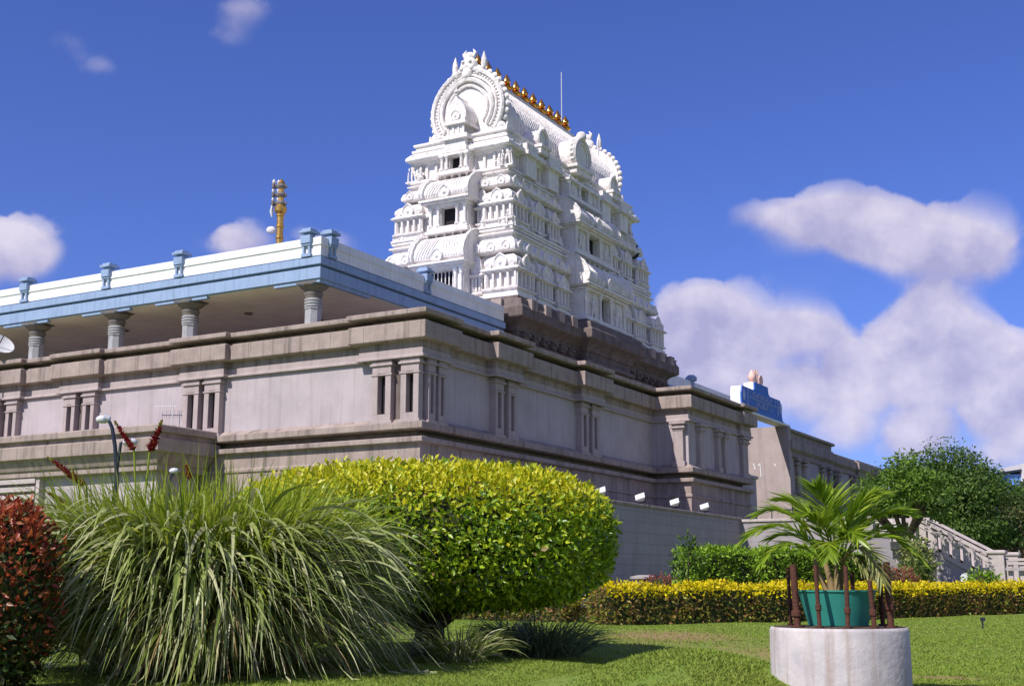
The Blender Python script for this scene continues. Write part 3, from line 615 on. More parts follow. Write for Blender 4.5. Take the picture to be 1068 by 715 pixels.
def build_tower():
    T = site('temple_tower', 'tall white carved temple tower tapering in tiers to a vaulted crest with gilded finials', 'temple tower', TA, TB, 10.32)
    # brown stone podium
    pod = trect(0); pr = MB()
    cw = 2.7
    pod2 = [(TA-HA,TB-HB),(TA-cw,TB-HB),(TA-cw,TB-HB-.55),(TA+cw,TB-HB-.55),(TA+cw,TB-HB),(TA+HA,TB-HB),(TA+HA,TB+HB),(TA-HA,TB+HB)]
    pr.ring(pod2, [(.1,8.3),(.1,11.3),(.3,11.35),(.3,11.6),(.05,11.66),(.05,11.85),(.22,11.9),(.22,12.05),(0,12.1),(0,12.5),(.1,12.52),(.12,12.7),(.3,12.86),(.62,13.02),(.66,13.08),(.66,13.5),(.56,13.62),(.5,13.9),(.3,13.97),(.12,14.0),(.12,14.14)])
    pr.build('podium', M_STONED, T, bevel=.015)
    for i in range(19):
        q = -8.3+i*16.6/18
        if abs(q) > 3.0: m = MB(); FR.box(m, q-.2, q+.2, -.05, .28, 12.14, 12.44); FR.box(m, q-.12, q+.12, -.05, .42, 12.24, 12.38); m.build('bracket', M_STONED, T, bevel=.01)
    for i in range(6):
        q = -3.2+i*6.4/5; m = MB(); FL.box(m, q-.18, q+.18, -.05, .26, 12.18, 12.42); m.build('bracket', M_STONED, T, bevel=.01)
    for i in range(13):                                   # blocks under the white work
        q = -8.4+i*16.8/12
        if abs(q) > 2.9: m = MB(); FR.box(m, q-.28, q+.28, .3, .72, 13.42, 13.95); m.build('podium_block', M_STONE, T, bevel=.02)
    for i in range(5): m = MB(); FL.box(m, -3.3+i*1.65-.28, -3.3+i*1.65+.28, .3, .72, 13.42, 13.95); m.build('podium_block', M_STONE, T, bevel=.02)
    # tiers
    for (z, d, sc, ksl, khi) in ((14.14, 0, 1.0, 16.45, 17.5), (17.76, .62, .92, 19.95, 20.8)):
        b = d+.72; m = MB()
        m.ring(trect(d), [(.1,z),(.14,z+.02),(.14,z+.12),(.0,z+.16),(-.05,z+.2),(-.4,z+.24)])
        m.ring(trect(b), [(0,z+.1),(0,ksl-.3),(.12,ksl-.26),(.12,ksl-.12),(.02,ksl-.1),(.02,ksl)])
        m.ring(trect(b), [(.0,ksl),(.30,ksl+.02),(.50,ksl+.08),(.52,ksl+.2),(.44,ksl+.42),(.3,ksl+.62*(khi-ksl)),(.12,ksl+.74*(khi-ksl)),(.16,ksl+.78*(khi-ksl)),(.16,ksl+.88*(khi-ksl)),(.3,ksl+.92*(khi-ksl)),(.3,khi),(.05,khi+.02),(.05,khi+.1),(.2,khi+.14),(.2,khi+.24),(-.1,khi+.28)])
        for f, half in ((FR, HA-b), (FL, HB-b), (FB, HA-b), (FF, HB-b)):
            n = int(half*2/.5)
            for i in range(n+1):
                s = -half+half*2*i/n
                f.box(m, s-.06, s+.06, -b-.02, -b+.1, z+.2, ksl-.28)
        o = m.build('tier', M_WHITE, T, bevel=.006)
        kz = ksl+.12
        for f, half, cen in ((FR, HA-b, 2.9), (FL, HB-b, 1.5), (FB, HA-b, 2.9), (FF, HB-b, 1.5)):
            n = int(half*2/.82)
            for i in range(n+1):
                s = -half+half*2*i/n
                if abs(s) > cen-.2 and f in (FR, FL): m = MB(); kudu(f, m, s, kz, -b+.46, .22, .14); m.build('horseshoe_motif', M_WHITE, o, smooth=50)
        x0, x1, y0, y1 = TA-HA+d, TA+HA-d, TB-HB+d, TB+HB-d; w = 1.75*sc
        for (xa, ya, ff) in ((x0,y0,(FR,FL)),(x1-w,y0,(FR,FF)),(x0,y1-w,(FB,FL)),(x1-w,y1-w,(FB,FF))): kiosk(T, xa, xa+w, ya, ya+w, z+.12, sc, 'dome', ff)
        for c, ww, rf in ((5.75*(1-d*.11), 1.5, 'barrel'), (3.85*(1-d*.11), 1.25, 'dome')):
            for sg in (-1, 1):
                kiosk(T, TA+sg*c-ww*sc/2, TA+sg*c+ww*sc/2, y0+.12, y0+.95, z+.12, sc*.98, rf, (FR,))
                if d == 0: kiosk(T, TA+sg*c-ww*sc/2, TA+sg*c+ww*sc/2, y1-.95, y1-.12, z+.12, sc*.98, rf, (FB,))
        for sg in (-1, 1):
            c = TB+sg*(1.62-d*.1); kiosk(T, x0+.3, x0+1.0, c-.27, c+.27, z+.12, sc*.95, 'barrel', (FL,))
            m = MB(); figure(FL, m, sg*(HB-d-.6), -d-.75, khi+.3, 1.15 if d else .6, sg); m.build('corner_statue', M_WHITE, T, smooth=60)
            m = MB(); figure(FR, m, sg*(HA-d-.6), -d-.85, khi+.28, .75, sg); m.build('corner_statue', M_WHITE, T, smooth=60)
    for z, d, hh in ((17.78, .38, .62), (21.1, 1.0, .6)):        # little seated figures along the cornices
        for f, half, cen in ((FR, HA-d, 2.8), (FL, HB-d, 1.6)):
            n = int(half*2/1.15)
            for i in range(n):
                q = -half+.7+(half*2-1.4)*i/(n-1)
                if abs(q) < cen: continue
                m = MB(); c = f.pt(q, -d-.3, 0); k = random.uniform(.85, 1.15)*hh
                m.lathe(c[0], c[1], [(.22*k,z),(.26*k,z+.12*k),(.3*k,z+.22*k),(.17*k,z+.34*k),(.2*k,z+.5*k),(.22*k,z+.62*k),(.1*k,z+.7*k),(.13*k,z+.8*k),(.13*k,z+.92*k),(.1*k,z+1.0*k),(.02*k,z+1.25*k)], 8)
                for e in (-1, 1): m.tube([f.pt(q+e*.2*k, -d-.3, z+.6*k), f.pt(q+e*.34*k, -d-.22, z+.42*k), f.pt(q+e*.2*k, -d-.1, z+.3*k)], .06*k, 5)
                m.build('seated_figure', M_WHITE, T, smooth=60)
    # central bays
    bay(FL, T, 1.32, -1.2, .42, 14.16, 15.95, .74, 14.5, 15.75, bars=7); barrel(FL, T, 0, -.9, .62, 1.45, 16.15, 1.55, 6)
    bay(FL, T, 1.12, -1.6, -.2, 17.8, 19.3, .42, 18.15, 19.12, back=-1.30); barrel(FL, T, 0, -1.5, .02, 1.3, 19.5, 1.3, 6)
    bay(FL, T, .85, -2.2, -.75, 20.95, 22.05, .3, 21.2, 21.9, back=-1.4)
    bay(FR, T, 2.5, -1.2, .45, 14.16, 15.9, .5, 14.42, 15.72, cols=True, fig=1.25); barrel(FR, T, 0, -.9, .6, 2.6, 16.12, 1.5, 8)
    bay(FR, T, 2.25, -1.6, -.18, 17.8, 19.3, .62, 18.1, 19.15, fig=1.05, back=-1.30); barrel(FR, T, 0, -1.5, .0, 2.35, 19.5, 1.25, 8)
    bay(FR, T, 1.9, -2.2, -.72, 20.95, 22.05, .42, 21.2, 21.92, fig=.75, back=-1.4)
    bay(FB, T, 2.5, -1.2, .45, 14.16, 15.9, .5, 14.42, 15.72); barrel(FB, T, 0, -.9, .6, 2.6, 16.12, 1.5, 8)
    bay(FF, T, 1.32, -1.2, .42, 14.16, 15.95, .74, 14.5, 15.75); barrel(FF, T, 0, -.9, .62, 1.45, 16.15, 1.55, 6)
    # neck and vault
    m = MB(); d = 1.25
    m.ring(trect(d), [(0,20.9),(.05,20.95),(.05,21.1),(-.12,21.14),(-.2,21.2),(-.2,21.9),(-.05,21.95),(.0,22.05),(.25,22.1),(.3,22.16),(.28,22.3),(.1,22.5),(0,22.56),(.06,22.6),(.06,22.72),(-.1,22.76),(-.1,22.9),(.0,22.94),(.0,23.06),(-.2,23.1)])
    for f, half in ((FR, HA-d-.2), (FL, HB-d-.2)):
        n = int(half*2/.55)
        for i in range(n+1): s = -half+half*2*i/n; f.box(m, s-.07, s+.07, -d-.22, -d-.08, 21.18, 21.92)
        n = int(half*2/.75)
        for i in range(n+1): kudu(f, m, -half+half*2*i/n, 22.12, -d+.2, .16, .1)
    for f, c in ((FR, 5.6), (FR, -5.6), (FR, 3.2), (FR, -3.2)):
        f.box(m, c-.55, c+.55, -d-.3, -d+.3, 20.95, 22.0); f.box(m, c-.7, c+.7, -d-.3, -d+.5, 22.0, 22.2); f.box(m, c-.6, c+.6, -d-.3, -d+.38, 22.2, 22.62)
    m.build('neck', M_WHITE, T, bevel=.006)
    vx0, vx1 = 16.5, 29.9; vz, vh = 23.08, 3.95
    prof = [(-1.86,0),(-2.02,.35),(-2.1,.8),(-2.04,1.3),(-1.82,1.9),(-1.45,2.5),(-1.0,3.1),(-.5,3.6),(-.14,3.88),(0,3.95),(.14,3.88),(.5,3.6),(1.0,3.1),(1.45,2.5),(1.82,1.9),(2.04,1.3),(2.1,.8),(2.02,.35),(1.86,0)]
    m = MB(); m.plate([(vx0, TB+p, vz+q) for p, q in prof], (vx1-vx0,0,0))
    nr = 46
    for i in range(nr):                                   # ribs of the wagon vault
        x = vx0+.4+(vx1-vx0-.8)*i/(nr-1)
        m.tube([(x, TB+p, vz+q) for p, q in prof[1:10]], .045, 4)
    m.box(vx0, vx1, TB-.3, TB+.3, 26.86, 27.06); m.box(vx0, vx1, TB-2.12, TB+2.12, 23.06, 23.28)
    m.build('vault', M_WHITE, T, smooth=35)
    # end gables: scalloped horseshoes with concentric bands
    def gable(x, sgn):
        m = MB()
        def sh(r, sq=1.0, n=40, tip=.06, a0=-38, zc=24.72): return [(r*cos(t)*sq, zc + r*sin(t)*(1+tip*max(0, sin(t))**10)) for t in [radians(a0+(180-2*a0)*i/n) for i in range(n+1)]]
        base = [(p, q) for p, q in sh(2.12)]
        m.plate([(x, TB+p, q) for p, q in base], (-.3*sgn, 0, 0))
        for r, tk, w in ((2.06,.34,.12),(1.72,.36,.07),(1.5,.40,.12),(1.2,.36,.08)):
            m.tube([(x-tk*sgn, TB+p, q) for p, q in sh(r)], w, 6)
        for p, q in sh(1.86, n=44): m.ball((x-.3*sgn, TB+p, q), .07, 6)
        sc = sh(2.2, n=27)
        for p, q in sc[1:-1]: m.ball((x-.14*sgn, TB+p, q), .17, 7, (.75,1,1))
        m.box(min(x, x-.45*sgn), max(x, x-.45*sgn), TB-2.2, TB+2.2, 23.05, 23.4)
        for e in (-1, 1): m.ball((x-.25*sgn, TB+e*1.9, 23.55), .3, 8, (.6,1,.8)); m.tube([(x-.2*sgn, TB+e*1.7, 23.3),(x-.25*sgn, TB+e*2.25, 23.35),(x-.2*sgn, TB+e*2.3, 23.7)], [.16,.14,.06], 6)
        g = m.build('end_gable', M_WHITE, T, smooth=50)
        m = MB()                                           # lion mask crest
        m.ball((x-.18*sgn, TB, 27.15), .52, 10, (.6,1,.9)); m.ball((x-.36*sgn, TB, 26.6), .34, 8, (.7,1,1)); m.ball((x-.15*sgn, TB, 27.62), .3, 8, (.7,1.1,1))
        for e in (-1, 1):
            m.tube([(x-.2*sgn, TB+e*.3, 26.85),(x-.28*sgn, TB+e*.66, 26.6),(x-.22*sgn, TB+e*.88, 26.85),(x-.15*sgn, TB+e*.8, 27.2)], [.15,.16,.13,.05], 6)
            m.lathe(x-.12*sgn, TB+e*.86, [(.1,26.8),(.17,27.1),(.14,27.4),(.02,27.8)], 8); m.ball((x-.46*sgn, TB+e*.2, 27.28), .1, 6); m.ball((x-.4*sgn, TB+e*.3, 26.95), .14, 6)
            m.tube([(x-.15*sgn, TB+e*.2, 27.6),(x-.12*sgn, TB+e*.34, 27.85),(x-.1*sgn, TB+e*.2, 28.05)], [.13,.1,.03], 6)
        m.build('lion_crest', M_WHITE, g, smooth=60)
    gable(vx0, 1); gable(vx1, -1)
    # little pavilion in front of the near gable
    m = MB(); f = FL; zz = 22.3
    f.box(m, -.72, .72, -2.5, -.75, 22.1, 22.35); f.box(m, -.6, .6, -2.5, -.85, 22.35, 22.75)
    f.box(m, -.8, .8, -2.5, -.68, 22.75, 22.88); f.box(m, -.72, .72, -2.5, -.76, 22.88, 23.0); f.box(m, -.5, .5, -2.5, -.95, 23.0, 23.55)
    for s in (-.45, -.15, .15, .45): f.box(m, s-.05, s+.05, -2.5, -.9, 23.0, 23.55)
    f.box(m, -.66, .66, -2.5, -.76, 23.55, 23.66); f.box(m, -.58, .58, -2.5, -.84, 23.66, 23.76)
    pf = [(-.5,23.76),(-.6,23.95),(-.6,24.2),(-.48,24.5),(-.28,24.78),(-.08,24.98),(0,25.15),(.08,24.98),(.28,24.78),(.48,24.5),(.6,24.2),(.6,23.95),(.5,23.76)]
    f.plate(m, pf, -2.3, -.9); c = f.pt(0, -.95, 0); finial(m, c[0], c[1], 25.05, .5, 6); kudu(f, m, 0, 23.85, -.92, .25, .12)
    m.build('gable_pavilion', M_WHITE, T, smooth=35)
    # dormers on the long side
    for f in (FR, FB):
        for s, r, dd, z, crest in ((.0, .95, -1.0, 23.15, 1), (4.3, .5, -1.1, 23.05, 0), (-4.3, .5, -1.1, 23.05, 0)):
            m = MB(); o = [(s+x, y) for x, y in shoe(r, z, n=22, tip=.1)]
            f.plate(m, o, -2.6, dd+.1); m.tube([f.pt(x, dd+.1, y) for x, y in o], .11*r+.03, 6)
            m.tube([f.pt(s+x*.72, dd+.14, z+.2+(y-z)*.72) for x, y in shoe(r, z, n=16, tip=.1)], .06, 5)
            f.box(m, s-r*.95, s+r*.95, -2.6, dd+.25, z-.5, z-.2); f.box(m, s-r*1.08, s+r*1.08, -2.6, dd+.34, z-.2, z-.05); f.box(m, s-r*.8, s+r*.8, -2.6, dd+.15, z-.05, z+.1)
            if crest:
                for i in range(15):
                    t = radians(-20+220*i/14); m.ball(f.pt(s+1.08*r*cos(t), dd, z+r*.62+1.1*r*sin(t)), .14, 6)
                m.ball(f.pt(s, dd+.1, z+r*1.85), .3, 8)
            else: m.ball(f.pt(s, dd+.1, z+r*1.75), .16, 6); m.lathe(*f.pt(s, dd, 0)[:2], [(.08,z+r*1.75),(.1,z+r*1.95),(.01,z+r*2.4)], 6)
            m.build('dormer', M_WHITE, T, smooth=50)
    for i in range(11):                                    # gilded kalashas along the ridge
        a = 17.2+i*1.0
        m = MB(); z = 27.04; h = .92
        m.lathe(a, TB, [(r*1.2, z+(q-0)*1.1) for r, q in ((.14,0),(.24,.04),(.13,.09),(.11,.12),(.24,.2),(.27,.28),(.22,.36),(.11,.41),(.19,.44),(.11,.48),(.14,.52),(.19,.58),(.18,.66),(.11,.8),(.02,1.0))], 14)
        m.build('gilded_finial', M_GOLD, T, smooth=40)
    m = MB(); m.lathe(26.75, TB, [(.03,27.0),(.025,30.7)], 6); m.build('lightning_rod', M_LAMPH, T)
build_tower()

# ------------------------------------------------------------------ gate and rear wing
def build_gate():
    G = site('rear_wing', 'smaller grey stone wing with stepped parapet beyond the gateway', 'temple wing', 36, 0, 1.0)
    out = [(36,-1.75),(45.2,-1.75),(45.2,-1.58),(51.5,-1.58),(51.5,-1.75),(58.6,-1.75),(58.6,6),(36,6)]
    m = MB(); m.ring(out, [(0,1),(0,8.9)]); m.build('wall', M_PLASTER, G)
    m = MB(); m.ring(out, [(0,8.3),(.1,8.35),(.1,8.6),(.28,8.78),(.28,9.25),(.15,9.3)]); m.ring(out, [(-.2,9.28),(.1,9.3),(.1,9.42),(-.1,9.46)])
    m.ring([(36.0,-1.75),(45.2,-1.75),(45.2,5),(36.0,5)], [(.0,9.4),(.02,9.75),(.2,9.8),(.2,9.95),(0,10.0)]); m.build('cornice', M_STONE, G, bevel=.012)
    m = MB(); m.ring(out, [(.25,1),(.25,5.5),(.35,5.6),(.35,5.9),(.1,6.0),(.1,6.2),(0,6.3)], top=False); m.build('plinth', M_STONE, G)
    for a in (37.2, 38.6, 42.5, 44.2, 46.3, 50.4, 52.6, 57.2):
        m = MB(); m.box(a-.24, a+.24, -1.92, -1.7, 6.4, 8.0); m.box(a-.34, a+.34, -2.0, -1.7, 7.9, 8.05); m.box(a-.4, a+.4, -2.05, -1.7, 8.15, 8.3); m.box(a-.32, a+.32, -2.0, -1.7, 6.2, 6.45); m.build('pilaster', M_STONE, G, bevel=.01)
    m = MB(); m.box(35.55, 35.99, -1.9, 6, 1, 10.06); m.build('end_wall', M_PIL, G)
    for pts in (((1.02,-.12,7.98),(.92,0,7.6)),((.62,0,7.95),(.58,0,7.15)),((.72,0,7.8),(.62,0,7.95)),((-.25,0,7.9),(-.3,0,7.75))):   # white paint marks on the end wall
        m = MB(); m.tube([(35.545,p[0]-.75,p[2]) for p in pts], .035, 5); m.build('paint_mark', M_PARA, G)
    m = MB(); m.box(29.2, 31.5, -1.2, 1.5, 3.6, 6.7); m.box(29.1, 31.6, -1.3, 1.5, 6.7, 6.85); m.build('side_block', M_PLASTER, G)
    for a in (48.5, 53.5): 
        m = MB(); m.lathe(a, 1.5, [(.14,9.4),(.14,10.1),(.05,10.3)], 8); m.build('roof_vent', M_PARA, G)
    Sg = site('gateway_sign', 'blue stepped signboard with two rows of lettering and a pink crest over the gateway', 'sign', 31.5, -1.6, 9.9)
    m = MB(); m.box(28.2, 36.2, -1.82, -1.1, 10.06, 10.178); m.build('beam', M_PARA, Sg, bevel=.01)
    o2 = [(27.6,10.1),(28.05,10.2),(28.15,10.5),(28.15,11.15),(28.3,11.62),(30.3,11.62),(30.5,11.75),(30.5,12.22),(32.9,12.22),(33.0,11.75),(33.25,11.62),(35.2,11.62),(35.45,11.15),(35.45,10.5),(35.6,10.2),(36.0,10.1)]
    o2 = [(27.3+(a-27.6)*.95, 10.18+(z-10.1)*.8) for a, z in o2]
    m = MB(); m.plate([(a, -1.72, z) for a, z in o2], (0,.55,0)); m.build('sign_back', M_PARA, Sg)
    m = MB(); m.plate([(a, -1.80, z) for a, z in o2], (0,.076,0)); face = m.build('sign_face', M_SIGN, Sg)
    # raised frame lines and rows of script-like characters: too small in the photograph to be read as words
    m = MB(); y0, y1 = -1.835, -1.795
    for a in (28.75, 34.0): m.box(a-.05, a+.05, y0, y1, 10.45, 11.3)
    for z in (10.88,): m.box(28.9, 33.85, y0, y1, z, z+.045)
    m.build('sign_frame', M_LETT, face)
    r = random.Random(3)
    for zc, hh, a0, a1 in ((11.12, .26, 29.1, 33.7), (10.64, .28, 29.8, 33.0)):
        a = a0
        while a < a1:
            w = r.uniform(.2, .3)
            if r.random() > .13:
                m = MB(); c = (a+w/2, zc); n = 9; t0 = r.uniform(0, pi); sp = r.uniform(3.6, 5.4)
                m.tube([(c[0]+w*.42*cos(t0+sp*i/n), y0+.02, c[1]+hh*.42*sin(t0+sp*i/n)) for i in range(n+1)], .026, 4)
                if r.random() > .4: m.tube([(a, y0+.02, zc+hh*.5),(a+w*.8, y0+.02, zc+hh*.55)], .022, 4)
                m.build('letter', M_LETT, face)
            a += w*1.08
    for a in (28.2, 34.55):
        m = MB(); m.ball((a, -1.8, 10.95), .26, 10, (.8,.25,1.3)); m.build('sign_motif', M_LETT, face)
    m = MB(); zt = 11.88                                    # conch, mark and discus
    m.box(30.2, 32.3, -1.62, -1.4, zt-.02, zt+.06)
    m.lathe(30.55, -1.5, [(.06,zt+.05),(.2,zt+.2),(.24,zt+.38),(.16,zt+.55),(.05,zt+.75)], 10)
    m.tube([(31.02,-1.5,zt+.85),(31.06,-1.5,zt+.25),(31.25,-1.5,zt+.12),(31.44,-1.5,zt+.25),(31.48,-1.5,zt+.85)], .05, 6); m.tube([(31.25,-1.5,zt+.15),(31.25,-1.5,zt+.8)], .035, 6)
    m.tube([(32.02+.28*cos(2*pi*i/16), -1.5, zt+.36+.28*sin(2*pi*i/16)) for i in range(17)], .05, 6)
    for i in range(4): m.tube([(32.02-.28*cos(pi*i/4), -1.5, zt+.36-.28*sin(pi*i/4)),(32.02+.28*cos(pi*i/4), -1.5, zt+.36+.28*sin(pi*i/4))], .03, 5)
    m.build('crest', M_PINK, Sg, smooth=40)
build_gate()

# ------------------------------------------------------------------ flagpole, dish, birds
def build_flagpole():
    p = at(291.5, 250, 60); F = thing('flagstaff', 'gilded temple flagstaff with three cross arms rising behind the white parapet', 'flagstaff', (p.x, p.y, 8.3)); x, y = p.x, p.y
    pr = [(.4,8.3),(.4,11),(.22,11.1)]; z = 11.1
    while z < 18.9: pr += [(.17,z),(.17,z+.42),(.21,z+.45),(.21,z+.53),(.17,z+.56)]; z += .58
    pr += [(.17,z),(.3,z+.1),(.32,z+.3),(.2,z+.45),(.14,z+.55),(.14,20.75),(.2,20.8),(.02,21.05)]
    m = MB(); m.lathe(x, y, pr, 12); m.build('pole', M_GOLDP, F, smooth=30)
    for k, zz in enumerate((19.75, 20.2, 20.65)):
        m = MB(); m.box(x-.44, x+.28, y-.09, y+.09, zz-.07, zz+.07); m.box(x-.44, x-.34, y-.2, y+.2, zz-.1, zz+.1); m.lathe(x, y, [(.18,zz-.12),(.24,zz),(.18,zz+.12)], 10)
        o = m.build('cross_arm', M_CAPS, F)
        m = MB(); m.lathe(x-.38, y, [(.03,zz+.1),(.08,zz+.16),(.1,zz+.24),(.02,zz+.38)], 8); m.lathe(x-.14, y, [(.03,zz+.07),(.08,zz+.14),(.1,zz+.22),(.02,zz+.34)], 8); m.build('bell', M_HWHITE, o, smooth=40)
    m = MB(); m.tube([(x-.42,y,19.7),(x-.46,y,19.35),(x-.42,y,19.05)], [.05,.1,.04], 6); m.build('hanging_bell', M_LAMPH, F, smooth=40)
    m = MB(); m.ball((x-.42, y-.1, 18.35), .24, 10, (1,.4,.8)); m.tube([(x-.3,y-.05,18.3),(x,y,18.1)], .04, 5); m.build('lamp', M_HWHITE, F, smooth=60)
    d = at(2, 374, 52)
    D = thing('satellite_dish', 'white dish leaning on the hall roof at the far left edge', 'dish', (d.x, d.y, 8.3)); m = MB()
    n = 18; ax = Vector((.55,-.5,.66)).normalized(); e1 = ax.orthogonal().normalized(); e2 = ax.cross(e1); vs = []; fs = []; c = Vector((d.x-.2, d.y, 10.95))
    for k, (r, h) in enumerate(((.02,0),(.25,.03),(.48,.1),(.62,.18))):
        vs += [tuple(c + (e1*cos(2*pi*i/n)+e2*sin(2*pi*i/n))*r + ax*h) for i in range(n)]
    for k in range(3): fs += [(k*n+i, k*n+(i+1) % n, (k+1)*n+(i+1) % n, (k+1)*n+i) for i in range(n)]
    m.add(vs, fs); m.build('reflector', M_LAMPH, D, smooth=60)
    m = MB(); m.tube([(d.x-.2,d.y,8.3),(d.x-.2,d.y,10.95)], .05, 8); m.tube([tuple(c),tuple(c+ax*.6)], .025, 6); m.build('mast', M_POLE, D)
build_flagpole()
def bird(px, py, a, b, label):
    # sits on the tower: solve height from the sight line at that place
    p = LW(a, b, 0); r = pray(px, py); t = p.y/r.y; z = CAMZ + r.z*t
    B = thing('crow', label, 'bird', (p.x, p.y, z), 'crows perched on the tower'); x, y = p.x, p.y; m = MB()
    m.tube([(x-.24,y,z+.05),(x-.1,y,z+.13),(x+.02,y,z+.2),(x+.1,y,z+.3),(x+.14,y,z+.37),(x+.2,y,z+.38),(x+.26,y,z+.36)], [.03,.07,.1,.08,.06,.035,.01], 8)
    m.tube([(x+.02,y-.03,z+.14),(x+.03,y-.03,z)], .012, 4); m.tube([(x+.02,y+.03,z+.14),(x+.03,y+.03,z)], .012, 4); m.build('body', M_BIRD, B, smooth=60)
bird(694, 383, 31.9, 3.7, 'black crow on the brown podium edge at the right end of the tower')
bird(663.5, 263, 30.6, 5.4, 'black crow on top of the right hand kiosk of the upper tier')
bird(654.5, 271, 29.6, 4.9, 'black crow on an eave just left of the other upper crow')

# ------------------------------------------------------------------ terrace walls, stair, floodlights
def floodlight(px, py, b, label, src=None):
    r = pray(px, py); n = VV; t = ((CORNER-Vector((0,0,CAMZ))).dot(n)+b)/r.dot(n); p = Vector((0,0,CAMZ))+r*t
    g = 'floodlights along the terrace wall'
    if src is None:
        F = thing('floodlight', label, 'floodlight', (p.x, p.y, 4.18), g); x, y, z = p.x, p.y, 4.18
        m = MB(); m.box(x-.03, x+.03, y-.03, y+.03, z, z+.1); m.tube([(x-.2,y,z+.25),(x-.2,y,z+.1),(x+.2,y,z+.1),(x+.2,y,z+.25)], .02, 5); m.build('bracket', M_POLE, F)
        m = MB(); ax = Vector((-.35,-.55,.62)).normalized(); e1 = Vector((.75,-.35,.42)); e1 = (e1-ax*e1.dot(ax)).normalized(); e2 = ax.cross(e1); c = Vector((x,y,z+.3))
        f0 = [c+e1*.2*i+e2*.16*j+ax*.06 for i, j in ((-1,-1),(1,-1),(1,1),(-1,1))]; f1 = [c+e1*.1*i+e2*.1*j-ax*.14 for i, j in ((-1,-1),(1,-1),(1,1),(-1,1))]
        m.add([tuple(q) for q in f0+f1], [(0,1,2,3),(7,6,5,4),(0,4,5,1),(1,5,6,2),(2,6,7,3),(3,7,4,0)]); h = m.build('housing', M_LAMPH, F)
        m = MB(); m.plate([tuple(c+e1*.17*i+e2*.13*j+ax*.063) for i, j in ((-1,-1),(1,-1),(1,1),(-1,1))], ax*.01); m.build('lens', M_GLASS, h)
        return F
    F = src.copy(); COL.objects.link(F); F.location = (p.x, p.y, 4.18); F['label'] = label
    for ch in src.children:
        c = ch.copy(); COL.objects.link(c); c.parent = F
        for g2 in ch.children: d = g2.copy(); COL.objects.link(d); d.parent = c
    return F
def build_walls():
    Wl = site('retaining_wall', 'dark grey coursed retaining wall in shade under the row of floodlights', 'wall', 10, -3.1, .5)
    m = MB(); m.box(-7.0, 23.15, -3.1, -2.6, .2, 4.05); m.build('masonry', M_WALL, Wl)
    m = MB(); m.box(-7.05, 23.2, -3.17, -2.5, 4.05, 4.17); m.build('coping', M_STONE, Wl, bevel=.02)
    m = MB(); m.box(-7, 23.1, -2.55, -.2, .5, 4.0); struct_o = m.build('terrace_fill', M_GREYW, Wl)
    Lw = site('stair_wall', 'pale sunlit grey wall running from the terrace corner behind the potted palm', 'wall', 23.3, -6, .5)
    m = MB(); m.box(23.153, 23.6, -9.4, -3.105, .2, 3.95); m.build('masonry', M_WALL, Lw)
    m = MB(); m.box(23.08, 23.7, -9.45, -3.175, 3.95, 4.09); m.build('coping', M_STAIR, Lw, bevel=.02)
    m = MB(); m.tube([(23.4,-3.6,4.5),(23.4,-5.6,4.5)], .03, 6)
    for b in (-3.6,-4.6,-5.6): m.tube([(23.4,b,4.05),(23.4,b,4.5)], .025, 6)
    m.build('handrail', M_POLE, Lw)
    St = site('stone_staircase', 'pale stone staircase with slotted balustrade coming down at the right edge', 'staircase', 25, -13, .8)
    # flight going down along -b; flank wall, treads, sloping balustrade
    b0, z0, b1, z1 = -11.0, 2.75, -14.2, .95
    zt = lambda b: z0 + (b-b0)/(b1-b0)*(z1-z0)
    m = MB(); m.plate([(23.8,-9.4,.3),(23.8,-9.4,2.95),(23.8,b0,2.95),(23.8,b1,1.2),(23.8,b1,.3)], (.35,0,0)); m.build('flank_wall', M_GREYW, St)
    n = 11; m = MB()
    for k in range(n):
        ba = b0+(b1-b0)*k/n; bb = b0+(b1-b0)*(k+1)/n; m.box(24.152, 28, bb, ba, .3, z0-(z0-z1)*(k+.6)/n)
    m.build('steps', M_STAIR, St)
    for a in (23.75, 28.0):
        m = MB()                                            # pierced balustrade: bottom rail, balusters, two top rails
        def bar(ba, bb, dz0, dz1, a0=a, w=.36): m.plate([(a0, ba, zt(ba)+dz0),(a0, ba, zt(ba)+dz1),(a0, bb, zt(bb)+dz1),(a0, bb, zt(bb)+dz0)], (w,0,0))
        bar(b0, b1, .15, .32); bar(b0, b1, 1.0, 1.2); bar(b0, b1, 1.28, 1.42, a-.04, .44)
        nb = 7
        for k in range(nb+1):
            bb = b0+(b1-b0)*k/nb; w = .15; bar(bb+w, bb-w, .3, 1.02, a+.04, .28); bar(bb+.09, bb-.09, 1.18, 1.3, a+.1, .16)
        m.build('balustrade', M_STAIR, St, bevel=.01)
        m = MB(); m.box(a-.1, a+.5, b1-.66, b1-.02, .5, 2.32); m.ring(rect(a-.1, a+.5, b1-.66, b1-.02), [(.0,2.3),(.08,2.36),(.08,2.46),(0,2.5)]); m.build('newel', M_STAIR, St, bevel=.015)
    m = MB(); a = 28.0                                       # landing parapet at the head of the stair
    m.box(28.0, 28.4, -11, -6, 2.95, 3.15); m.box(27.95, 28.45, -11, -6, 4.0, 4.2)
    for k in range(10): m.box(28.05, 28.35, -10.8+k*.5, -10.55+k*.5, 3.15, 4.0)
    m.box(23.6, 28.4, -11, -6.0, 2.6, 2.93); m.build('landing', M_STAIR, St)
    # low balustrade running off to the right from the foot of the stair
    Bl = site('balustrade', 'low pale pierced balustrade running to the right from the stair foot', 'balustrade', 24, -17.5, .8)
    m = MB(); a = 23.9
    m.box(a, a+.36, -24, -14.9, .6, 1.2); m.box(a, a+.36, -24, -14.9, 1.85, 1.98); m.box(a-.05, a+.41, -24, -14.9, 2.02, 2.14)
